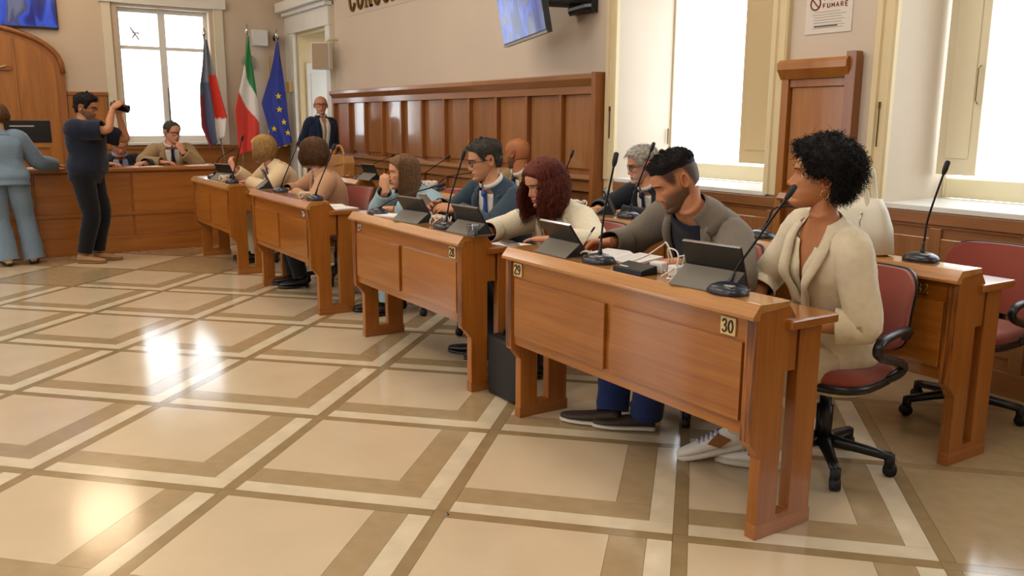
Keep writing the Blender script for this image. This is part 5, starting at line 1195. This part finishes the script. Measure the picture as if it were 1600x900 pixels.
        def path(t, ln, th, ph):
            pts = []
            for i in range(5): pts.append(top_pt(t, .105-(.105-zedge)*i/4, th+(top-th)*(1-i/4)))
            e = pts[-1]; rad = e-axis0; rad.z = 0; rl = rad.length; rad = rad.normalized() if rl > 1e-6 else Vector((0, 1, 0)); tan = Vector((-rad.y, rad.x, 0))
            for i in range(1, mm+1):
                v = i/mm; q = e+down*ln*v+rad*(flare*math.sin(PI*min(1, v*1.1))-(1-taper)*rl*v*v+wave*math.sin(wk*2*PI*v+ph))+tan*wave*.8*math.cos(wk*2*PI*v+ph)
                pts.append(q)
            return pts
        cols = []
        for j in range(n+1):
            t = t0+(2*PI-2*t0)*j/n; fr = abs(j/n-.5)*2; cols.append(path(t, length*(1-.12*fr), thick, 3*math.sin(t*5)))
        rows = [[cols[j][i] for j in range(n+1)] for i in range(len(cols[0]))]
        mb.loft(rows, caps=False, closed=False)
        for _ in range(N):
            t = t0-.12+(2*PI-2*t0+.24)*R.random(); ln = length*R.uniform(.8, 1.06); p = path(t, ln, thick+R.uniform(-.004, .006), R.uniform(0, 6.28))
            if strand_wave: a = R.uniform(0, 6.28); p = [q+Vector((math.cos(a), math.sin(a), 0))*strand_wave*math.sin(i*.75+a*3)*min(1, i/6) for i, q in enumerate(p)]
            mb.tube(p[:4]+p[4::2], [r, r*1.3, r*1.2, r*.3], 3, caps=False)
        return mb.build('hair', m, s.root, smooth=True)
    def curly_hair(s, m, N=3000, vol=.041, seed=5, r=.0015):
        hd = s.hd; R = random.Random(seed); C0 = Vector((0, YM-.01, .01))
        tab = [(0, .07), (25, .066), (42, .055), (56, .03), (68, .0), (80, -.005), (92, .01), (104, -.02), (118, -.065), (180, -.085)]
        def th(t, z): return vol*(.55+.45*smooth01(-.05, .06, z))
        cap = hair_cap(hd, th, zmin=-.11, rough=.012, seed=2, tab=tab); mb = MB(); mb.join(cap)
        idx = [i for i, k_ in enumerate(cap.K) if k_ > .35]
        for _ in range(N):
            p = cap.P[R.choice(idx)]; nrm = (p-C0).normalized(); d = (nrm+Vector((R.gauss(0, .55), R.gauss(0, .55), R.gauss(.05, .5)))).normalized()
            if p.y > .05: d = (d+Vector((0, .55, .0))).normalized()
            L = R.uniform(.018, .048); cr = R.uniform(.004, .0085); turns = R.uniform(1.2, 2.4); a0_ = R.uniform(0, 6.28)
            u = d.cross(Vector((0.3, 0.5, 0.8))).normalized(); w_ = d.cross(u); p = p-nrm*.012; k_ = 15; pts = []
            for i in range(k_):
                q = i/(k_-1); a = a0_+turns*2*PI*q; pts.append(p+d*L*q+(u*math.cos(a)+w_*math.sin(a))*cr*(.5+.5*q)+Vector((0, 0, -.012))*q*q)
            mb.tube(pts, [r, r, r*.7, r*.3], 4, caps=False)
        # fine frizz
        for _ in range(70):
            p = cap.P[R.choice(idx)]; nrm = (p-C0).normalized(); d = (nrm+Vector((R.gauss(0, .5), R.gauss(0, .5), R.gauss(0, .5)))).normalized(); q1 = p+d*R.uniform(.02, .034)
            mb.tube([p, p.lerp(q1, .5)+Vector((R.gauss(0, .006), R.gauss(0, .006), R.gauss(0, .006))), q1+Vector((R.gauss(0, .01), R.gauss(0, .01), R.gauss(0, .01)))], [.0009, .0008, .0004], 3, n=6, caps=False)
        return s.H(mb, 'hair', m)
# ------------------------------------------------------------------ the people, one by one
UP = (0, 0, 1); RAD = math.radians
def front_open(b, g0, hb, top=.56):
    return lambda h: .02+(g0-.02)*smooth01(hb, top, h)
# dark curly haired woman (nearest)
b = Body('f', (.44, 1.60), .50, 20, (.505, 1.40, 1.232), hy=30, hp=-7, wide=1.0, slump=.03, hs=1.06)
p = Person('woman with dark curly hair and beige blouse at the nearest desk, looking up', b, 'b5784f', '9c5348', fem=True, fine=1.35, lids=.34, hvox=.0032, vox=.0065, nose=1.15,
   arms={-1: ((.50, 1.31, .66), (.8, .5, -.5), (-.75, -.6, -.25), (0, -.2, 1), dict(curl=(.3, .4, .3))), 1: ((.28, 1.28, .66), (-.8, .4, -.6), (.6, -.7, -.2), (0, -.2, 1), dict(curl=(.3, .4, .3)))},
   legs={-1: ((.385, 1.39, .12), (.1, -1, .6)), 1: ((.285, 1.305, .14), (-.1, -1, .6))})
p.trousers('trouser_beige', bottom=.94)
p.top('camisole', 'camisole', d=.010, vneck=front_open(b, .31, .405), h1=.515, amp=.004)
p.coat('blouse', 'linen', h0=-.09, d=.026, vbot=.24, wide=.60, low=.0, send=.70, flare=.045, lapel=.06, band=True, collar=False, seed=4, amp=.009, sleeve_d=.022, k=.9, cuff=.014, solid=.003, bottom_gap=0)
p.curly_hair('hair_black'); p.brows('hair_black', w_=.0028)
for sg in (-1, 1):
    er = MB(); er.tube([(sg*.086, -.02+.013*math.cos(a), -.052+.016*math.sin(a)) for a in (2*PI*k/20 for k in range(21))], .0014, 6); p.H(er, 'earring', 'gold')
p.shoe(1, 'sneaker_white', 'sole_white', direction=(-.72, -.62, 0), pitch=.33, laces='lace_lilac', patch='suede_tan', L=.29, high=.085, sole=.035, at=(.245, 1.28, .10))
p.shoe(-1, 'sneaker_white', 'sole_white', direction=(-.75, -.55, 0), pitch=0, laces='lace_lilac', patch='suede_tan', L=.27, sole=.035, at=(.36, 1.37, .10))
# bearded man writing
b = Body('m', (-.33, 1.66), .50, 12, (-.135, 1.255, 1.185), hy=20, hp=29, wide=1.06, slump=.10, hs=1.06, neck=.125)
p = Person('young bearded man in a grey blazer writing in his notebook with a pen', b, 'bd815c', 'a05e4e', fine=1.35, lids=.62, beard=(.045, .03, .022, .82), scalp=(.02, .016, .014, .9), hvox=.0032, vox=.0065, jaw=1.06,
   arms={1: ((-.445, 1.12, .88), (-.6, .5, -.3), (-.72, -.62, -.18), (-.75, .15, .6), dict(curl=(.95, 1.0, .5), thumb=1.2, index=(.75, .7, .4))), -1: ((.04, 1.09, .86), (1, .5, -.35), (-.85, -.45, -.20), (-.1, -.25, 1), dict(curl=(.25, .3, .25), thumb=.3, spread=.15))},
   legs={1: ((-.385, 1.145, .09), (-.3, -1, .4)), -1: ((-.255, 1.245, .09), (.3, -1, .4))}, la=.30, lb=.27)
p.trousers('jeans', bottom=1.03, flare=.014)
p.top('tee_shirt', 'tee_navy', d=.014, h1=.572)
p.coat('blazer', 'blazer_grey', d=.026, vbot=.10, wide=.72, low=.34, send=.93, lapel=.06, seed=2, amp=.009, bottom_gap=.3)
p.short_hair('hair_black', fade='fuzz', side=.006, topt=.015, quiff=.007, comb=(0, 1, .35), N=1300, length=.016, seed=2, lift=.003, zfade=.04, rough=.0015, r=.0011, tab=[(0, .062), (34, .061), (48, .05), (60, .02), (68, -.01), (78, -.014), (84, .028), (104, .032), (114, -.02), (125, -.05), (180, -.06)])
p.brows('hair_black', w_=.0046)
p.shoe(1, 'leather_brown', 'sole_white', direction=(-.80, -.6, 0), L=.295, wdt=.052, sole=.024, at=(-.40, 1.13, .09)); p.shoe(-1, 'leather_brown', 'sole_white', direction=(-.68, -.73, 0), L=.295, wdt=.052, sole=.024, at=(-.27, 1.235, .09))
pn = thing('pen', 'white pen in the fist of the bearded man', 'pen', (-.50, 1.03, .86))
MB().tube([(-.505, 1.01, .84), (-.468, 1.055, .935)], [.002, .0045, .0045], 8).build('barrel', 'white_plastic', pn); MB().tube([(-.468, 1.055, .935), (-.458, 1.067, .96)], .0046, 8).build('pen_cap', 'dark_metal', pn)
# red haired woman
b = Body('f', (-1.32, 1.66), .50, -6, (-1.265, 1.34, 1.105), hy=10, hp=20, wide=1.05, slump=.07, hs=1.03)
p = Person('woman with long wavy dark red hair and a cream jacket, looking down', b, 'c48a6a', '9a4a44', fem=True, lids=.55, hvox=.0038, vox=.007, fine=1.15,
   arms={1: ((-1.36, 1.02, .835), (-1, .6, -.2), (-.3, -.9, -.2), (0, -.1, 1), dict(curl=(.35, .4, .3))), -1: ((-.98, 1.17, .835), (1, .5, -.25), (-.93, -.35, -.06), (0, 0, 1), dict(curl=(.15, .2, .15), spread=.03))},
   legs={1: ((-1.42, 1.25, .09), (0, -1, .4)), -1: ((-1.22, 1.25, .09), (0, -1, .4))})
p.trousers('trouser_dark'); p.top('white_top', 'shirt_white', d=.012, vneck=front_open(b, .45, .36))
p.coat('jacket', 'jacket_cream', d=.024, vbot=.16, wide=.66, low=.16, send=.93, lapel=.055, seed=7, amp=.008, k=.95)
p.long_hair('hair_red', length=.25, t0=1.12, thick=.022, wave=.011, wk=2.0, flare=.026, N=1900, top=.022, strand_wave=.013, seed=3, taper=1.0, r=.0014); p.brows('hair_dark', w_=.0026)
MB().tube([b.pt(h, ph, .03) for h, ph in ((.56, .35), (.48, .16), (.42, .05), (.40, -.02), (.43, -.08), (.5, -.2), (.56, -.35))], .004, 6, n=30).build('necklace', 'brass', p.root, smooth=True)
for sd in (1, -1): p.shoe(sd, 'leather_black', 'leather_black', L=.25)
# man with glasses and blue tie
b = Body('m', (-2.13, 1.64), .50, -4, (-2.03, 1.425, 1.192), hy=24, hp=10, wide=1.06, slump=.06, hs=1.04)
p = Person('man with glasses, slate suit and blue tie holding his phone at the second desk', b, 'c08a66', 'a05a50', lids=.55, hvox=.0038, vox=.007, fine=1.15, nose=1.1, scalp=(.12, .11, .10, .8),
   arms={1: ((-2.22, 1.20, .90), (-1, .4, -.6), (.30, -.88, .12), (-.85, 0, .5), dict(curl=(.5, .6, .4), thumb=.5)), -1: ((-1.98, 1.19, .90), (1, .4, -.5), (-.55, -.8, .15), (.7, .1, .7), dict(curl=(.5, .6, .4), thumb=.6))},
   legs={1: ((-1.83, 1.29, .09), (-.2, -1, .4)), -1: ((-1.69, 1.34, .09), (.3, -1, .4))}, la=.30, lb=.26)
p.trousers('trouser_dark'); sh = p.top('shirt', 'shirt_white', d=.012); p.shirt_collar(sh, 'shirt_white'); p.tie('tie_blue', d=.016, low=.14)
p.coat('suit_jacket', 'suit_slate', d=.024, vbot=.14, wide=.56, low=.1, send=.95, lapel=.062, seed=9, amp=.008)
p.short_hair('hair_salt', side=.004, topt=.018, quiff=.008, comb=(.25, .8, .1), N=1500, length=.016, lift=.002, seed=5, rough=.002, tab=[(0, .068), (38, .066), (52, .054), (64, .03), (72, .002), (79, .0), (86, .03), (104, .032), (114, -.02), (125, -.05), (180, -.06)]); p.brows('hair_dark', w_=.0036); p.glasses()
for sd, at, dr in ((1, (-1.80, 1.27, .09), (-.8, -.6, 0)), (-1, (-1.66, 1.32, .09), (-.5, -.85, 0))): p.shoe(sd, 'leather_black', 'leather_black', direction=dr, L=.29, at=at)
phone(-2.19, 1.09, .93, Matrix.Translation((-2.175, 1.09, .94)) @ Matrix.Rotation(.35, 4, 'Z') @ Matrix.Rotation(-.75, 4, 'X'), 'smartphone in the hands of the man with the blue tie')
# woman in light blue jacket
b = Body('f', (-3.28, 1.68), .50, 0, (-3.20, 1.42, 1.06), hy=16, hp=5, wide=1.08, slump=.09, hs=1.06)
p = Person('woman with straight light brown hair and a pale blue jacket, hand raised to her mouth', b, 'c8926e', '9c544a', fem=True, lids=.35, hvox=.0042, vox=.008,
   arms={1: ((-3.12, 1.24, .945), (-.3, -1, -.9), (-.1, -.12, 1), (.6, -.8, 0), dict(curl=(.9, 1.0, .6), thumb=.9)), -1: ((-2.95, 1.20, .82), (1, .5, -.4), (-.8, -.5, 0), (0, 0, 1), dict(curl=(.3, .4, .3)))},
   legs={1: ((-3.35, 1.25, .09), (0, -1, .4)), -1: ((-3.15, 1.25, .09), (0, -1, .4))})
p.trousers('jacket_blue'); p.top('top', 'shirt_white', d=.012, vneck=front_open(b, .4, .36)); p.coat('jacket', 'jacket_blue', d=.026, vbot=.18, wide=.6, low=.08, send=.93, seed=11, amp=.008, k=1.0)
p.long_hair('hair_lightbrown', length=.27, t0=1.3, thick=.012, wave=.002, flare=.004, N=1100, r=.0014, top=.014, seed=4, taper=1.05); p.brows('hair_dark', w_=.0026)
for sd in (1, -1): p.shoe(sd, 'leather_black', 'leather_black', L=.25)
# brown haired woman in tan jacket (turned away)
b = Body('f', (-4.62, 1.42), .50, 18, (-4.60, 1.24, 1.155), hy=34, hp=4, wide=1.06, slump=.05, hs=1.08)
p = Person('woman with a brown bob and a tan jacket, seen from behind at the third desk', b, 'c8967a', '9c544a', fem=True, lids=.3, hvox=.005, vox=.009, fine=.8,
   arms={1: ((-4.75, 1.02, .83), (-1, .4, -.3), None, (0, 0, 1), dict(curl=(.4, .5, .3))), -1: ((-4.50, 1.01, .83), (1, .5, -.3), (-.8, -.5, -.1), (0, 0, 1), dict(curl=(.3, .4, .3)))},
   legs={1: ((-4.7, 1.05, .09), (0, -1, .4)), -1: ((-4.5, 1.05, .09), (0, -1, .4))})
p.trousers('trouser_dark'); p.top('top', 'shirt_white', d=.012, vneck=front_open(b, .4, .36)); p.coat('jacket', 'jacket_tan', d=.024, vbot=.18, wide=.6, low=.1, send=.93, seed=13, amp=.008)
p.long_hair('hair_brown', length=.15, t0=1.0, thick=.018, wave=.004, wk=1.2, flare=.016, N=800, r=.0016, top=.02, seed=6, taper=.85)
for sd in (1, -1): p.shoe(sd, 'leather_black', 'leather_black', L=.25)
# blonde woman
b = Body('f', (-6.16, 1.52), .50, 8, (-6.12, 1.27, 1.145), hy=14, hp=14, wide=1.14, slump=.07, hs=1.10)
p = Person('blonde woman in a cream jacket raising her hand at the farthest desk', b, 'c98d72', 'a0564c', fem=True, lids=.4, hvox=.005, vox=.009, fine=.8,
   arms={1: ((-6.42, 1.04, .935), (-.6, .3, -1), (-.35, -.2, .85), (.3, -.9, .2), dict(curl=(.5, .6, .4))), -1: ((-6.0, 1.05, .83), (1, .5, -.3), (-.8, -.5, -.1), (0, 0, 1), dict(curl=(.3, .4, .3)))},
   legs={1: ((-6.3, 1.15, .09), (0, -1, .4)), -1: ((-6.1, 1.15, .09), (0, -1, .4))})
p.trousers('trouser_beige'); p.top('white_top', 'shirt_white', d=.012, vneck=front_open(b, .35, .4)); p.coat('jacket', 'jacket_beige', d=.028, vbot=.14, wide=.66, low=.18, send=.93, seed=15, amp=.009, lapel=.06)
p.long_hair('hair_blonde', length=.15, t0=.95, thick=.018, wave=.004, wk=1.4, flare=.010, N=900, r=.0016, top=.02, seed=8, taper=.9)
for sd in (1, -1): p.shoe(sd, 'leather_black', 'leather_black', L=.25)
# grey haired man, second row
b = Body('m', (-1.93, 2.86), .50, 6, (-1.895, 2.62, 1.142), hy=20, hp=12, wide=1.06, slump=.07, hs=1.04)
p = Person('grey haired man with glasses and a dark suit in the second row before the window', b, 'c68d6c', 'a8655a', lids=.5, hvox=.0045, vox=.008, beard=(.45, .38, .33, .55),
   arms={1: ((-2.06, 2.36, .835), (-1, .4, -.3), (-.3, -.9, -.1), (0, 0, 1), dict(curl=(.4, .5, .3))), -1: ((-1.80, 2.33, .835), (1, .5, -.3), (-.8, -.5, -.1), (0, 0, 1), dict(curl=(.3, .4, .3)))},
   legs={1: ((-2.05, 2.45, .09), (0, -1, .4)), -1: ((-1.85, 2.45, .09), (0, -1, .4))})
p.trousers('trouser_dark'); sh = p.top('shirt', 'shirt_white', d=.012); p.shirt_collar(sh, 'shirt_white'); p.tie('tie_dark', d=.016); p.coat('suit_jacket', 'suit_dark', d=.024, vbot=.14, wide=.6, low=.06, send=.95, seed=17, amp=.008)
p.short_hair('hair_white', side=.008, topt=.018, quiff=.004, comb=(.1, .8, .1), N=800, seed=7); p.brows('hair_salt'); p.glasses()
for sd in (1, -1): p.shoe(sd, 'leather_black', 'leather_black', L=.28)
# bald man, second row
b = Body('m', (-3.66, 2.90), .50, 14, (-3.60, 2.70, 1.165), hy=58, hp=2, wide=1.08, slump=.06, hs=1.12)
p = Person('bald man in a tan suit half hidden behind the man with the blue tie', b, 'a9683f', '8c4e40', lids=.4, hvox=.005, beard=(.06, .04, .03, .7), vox=.009, fine=.8,
   arms={1: ((-3.8, 2.37, .835), (-1, .4, -.3), None, (0, 0, 1), dict(curl=(.4, .5, .3))), -1: ((-3.52, 2.37, .835), (1, .5, -.3), (-.8, -.5, -.1), (0, 0, 1), dict(curl=(.3, .4, .3)))},
   legs={1: ((-3.8, 2.5, .09), (0, -1, .4)), -1: ((-3.6, 2.5, .09), (0, -1, .4))})
p.trousers('suit_tan'); sh = p.top('shirt', 'shirt_white', d=.012); p.shirt_collar(sh, 'shirt_white'); p.tie('tie_dark', d=.016); p.coat('suit_jacket', 'suit_tan', d=.026, vbot=.14, wide=.56, low=.06, send=.95, seed=19, amp=.008)
for sd in (1, -1): p.shoe(sd, 'leather_black', 'leather_black', L=.28)
# standing man in the doorway
b = Body('m', (-8.45, 2.75), .93, -98, (-8.40, 2.755, 1.625), hy=24, hp=-2, wide=.92, slump=.0, hs=1.04)
p = Person('bald man with glasses in a navy blazer standing in the doorway', b, 'bf8668', 'a0605a', lids=.3, hvox=.005, vox=.010, fine=.8,
   arms={1: ((-8.40, 2.54, .93), (-1, -.2, -.1), (.1, .1, -1), (0, -1, .1), dict(curl=(.4, .4, .3))), -1: ((-8.20, 2.84, 1.03), (-1, .5, -.4), (.1, -.7, -.2), (.8, 0, .5), dict(curl=(.4, .5, .3)))},
   legs={1: ((-8.47, 2.65, .09), (.9, -.4, 0)), -1: ((-8.41, 2.84, .09), (.9, -.4, 0))}, la=.30, lb=.26)
p.trousers('jeans'); sh = p.top('shirt', 'shirt_white', d=.012, h0=-.05, vneck=front_open(b, .2, .48)); p.shirt_collar(sh, 'shirt_white'); p.coat('blazer', 'suit_navy', d=.024, h0=-.14, vbot=.10, wide=.5, low=.16, send=.95, seed=21, bottom_gap=.2, sleeve_d=.014)
fz = hair_cap(p.hd, lambda t, z: .004*(1-smooth01(.035, .06, z)), tab=[(0, .2), (60, .2), (70, -.01), (78, -.014), (84, .028), (104, .032), (114, -.02), (125, -.05), (180, -.06)]); p.H(fz, 'hair', 'hair_grey'); p.glasses(); p.brows('hair_grey')
for sd in (1, -1): p.shoe(sd, 'leather_brown', 'leather_black', L=.29)
# cameraman
b = Body('m', (-6.98, -.27), .905, -147, (-6.955, -.225, 1.545), hy=-4, hp=8, wide=1.12, deep=1.08, slump=-.02, hs=1.02, belly=.15)
p = Person('man in a navy tee and black trousers holding a camera up before his face', b, 'b27a58', '985850', lids=.3, hvox=.0045, vox=.009, beard=(.06, .045, .035, .7),
   arms={1: ((-6.82, .0, 1.545), (.7, -.15, -1), (-.1, .75, .55), (.6, -.5, .5), dict(curl=(.7, .8, .5), thumb=.7)), -1: ((-7.02, .08, 1.48), (-.2, .25, -1), (.1, .1, 1), (-.9, .3, 0), dict(curl=(.6, .8, .5), thumb=.7))},
   legs={1: ((-6.92, -.36, .09), (.5, .9, 0)), -1: ((-7.03, -.23, .09), (.5, .9, 0))}, ll=(.415, .405), la=.30, lb=.26)
p.trousers('black_cloth', d=.022, bottom=.95); p.top('tee_shirt', 'tee_navy', d=.032, h0=-.10, h1=.575, sleeves=(1, -1), send=.42, amp=.007, cuff=.0)
p.short_hair('hair_black', side=.010, topt=.026, quiff=.010, comb=(0, .9, .3), N=700, seed=9); p.brows('hair_black'); p.glasses()
p.shoe(1, 'shoe_tan', 'suede_tan', direction=(.55, .83, 0), L=.28, at=(-6.91, -.37, .09)); p.shoe(-1, 'shoe_tan', 'suede_tan', direction=(.40, .9, 0), L=.28, at=(-7.03, -.21, .09))
p.root['label'] = p.root['label']
cm = thing('photo_camera', 'small black camera held up by the man in the navy tee', 'camera', (-6.93, .05, 1.54))
Mc = Matrix.Translation((-6.93, .045, 1.565)) @ Matrix.Rotation(RAD(-33), 4, 'Z') @ Matrix.Rotation(RAD(-14), 4, 'X')
MB().box(-.06, .06, -.035, .03, -.035, .035).box(-.02, .02, -.03, .02, .035, .052).xform(Mc).build('camera_body', 'black_plastic', cm, bevel=.008); MB().tube([(0, .03, 0), (0, .05, 0), (0, .13, 0), (0, .135, 0)], [.034, .036, .04, .03], 18).xform(Mc).build('lens_barrel', 'dark_metal', cm)
# woman in light blue suit, seen from behind
b = Body('f', (-7.12, -.98), .845, 90, (-7.22, -1.0, 1.44), hy=-20, hp=10, wide=1.0, slump=.0, hs=1.04)
p = Person('woman in a light blue trouser suit seen from behind at the podium', b, 'c08c6c', 'a0564c', fem=True, lids=.3, hvox=.005, vox=.010, fine=.8,
   arms={1: ((-7.44, -.50, .965), (.3, .1, -1), (-.35, .9, -.22), (0, 0, 1), dict(curl=(.15, .2, .1), spread=.15)), -1: ((-7.42, -1.12, .975), (.4, -1, -.2), None, (0, 0, 1), dict(curl=(.3, .3, .2)))},
   legs={1: ((-7.16, -.80, .09), (-1, .1, 0)), -1: ((-7.10, -1.03, .09), (-1, -.1, 0))}, ll=(.385, .375))
p.trousers('suit_blue', d=.02, bottom=1.1, flare=.03, amp=.008); p.coat('jacket', 'suit_blue', d=.03, h0=-.08, vbot=.2, wide=.5, low=.05, send=.95, flare=.03, seed=23, amp=.009)
p.long_hair('hair_brown', length=.09, t0=.9, thick=.028, wave=.004, flare=.012, N=300, top=.03, seed=10)
p.shoe(1, 'plate', 'leather_black', direction=(-1, .1, 0), L=.24); p.shoe(-1, 'plate', 'leather_black', direction=(-1, -.1, 0), L=.24)
# two men seated behind the podium
for (sx, sy, hy_, head, hp_, lab, coatm, hairmat, k) in ((-8.18, .22, 0, (-8.05, .22, 1.155), 30, 'white haired man in a dark suit looking down behind the podium', 'suit_dark', 'hair_white', 0), (-8.22, .80, -22, (-8.06, .80, 1.285), 8, 'man with glasses and a tan suit, fist at his chin, behind the podium', 'suit_tan', 'hair_salt', 1)):
    b = Body('m', (sx, sy), .56 if k == 0 else .66, -90, head, hy=hy_, hp=hp_, wide=1.08, slump=.06, hs=1.05)
    ar = {1: ((-7.70, .05, .955), (.2, -1, -.3), (.75, .65, .0), (0, 0, 1), dict(curl=(.5, .6, .4))), -1: ((-7.70, .40, .955), (.2, 1, -.3), (.75, -.65, .0), (0, 0, 1), dict(curl=(.5, .6, .4)))} if k == 0 else \
         {1: ((-7.75, .62, .955), (.2, -1, -.3), (.6, .7, .0), (0, 0, 1), dict(curl=(.5, .6, .4))), -1: ((-7.86, .86, 1.07), (.5, .8, -1), (-.2, -.35, .9), (.9, .2, 0), dict(curl=(1.1, 1.2, .7), thumb=.9))}
    p = Person(lab, b, 'bf8a6c', 'a0605a', lids=.6 if k == 0 else .35, hvox=.005, vox=.010, fine=.8, arms=ar, legs={1: ((sx+.45, sy-.1, .12), (1, 0, .4)), -1: ((sx+.45, sy+.1, .12), (1, 0, .4))}, la=.30, lb=.26)
    p.trousers('trouser_dark'); sh = p.top('shirt', 'shirt_blue' if k == 0 else 'shirt_white', d=.012); p.shirt_collar(sh, 'shirt_blue' if k == 0 else 'shirt_white'); p.tie('tie_dark', d=.016); p.coat('suit_jacket', coatm, d=.024, vbot=.14, wide=.6, low=.06, send=.95, seed=25+k)
    if k == 0: p.short_hair(hairmat, side=.007, topt=.010, quiff=0, N=400, seed=11, tab=[(0, .09), (30, .085), (46, .07), (58, .03), (68, -.012), (78, -.014), (84, .028), (104, .032), (114, -.02), (125, -.06), (180, -.072)])
    else: p.short_hair(hairmat, side=.006, topt=.008, quiff=0, N=400, seed=12, tab=[(0, .085), (30, .08), (46, .065), (58, .03), (68, -.0), (78, -.004), (84, .028), (104, .032), (114, -.02), (125, -.06), (180, -.072)]); p.glasses(); 
    for sd in (1, -1): p.shoe(sd, 'leather_black', 'leather_black', direction=(1, 0, 0), L=.28)
    if k == 1: MB().tube([(-7.90+.0*q, .86+.033*math.cos(a), 1.045+.01*math.sin(a)) for q, a in ((0, 2*PI*j/16) for j in range(17))], .006, 6).build('wristwatch', 'chrome', p.root)
    tag(MB().box(-.0, .0, 0, 0, 0, 0).build('tmp', 'paper')) if False else None
for i, (cx, cy, lab) in enumerate(((-8.28, .22, 'chair of the white haired man behind the podium'), (-8.32, .80, 'chair of the tan suited man behind the podium'))):
    o = place_chair(cx, cy, PI/2, 'maroon swivel '+lab); o.rotation_euler = (0, 0, PI/2)
for o in bpy.data.objects:
    if '_w' in o: del o['_w']
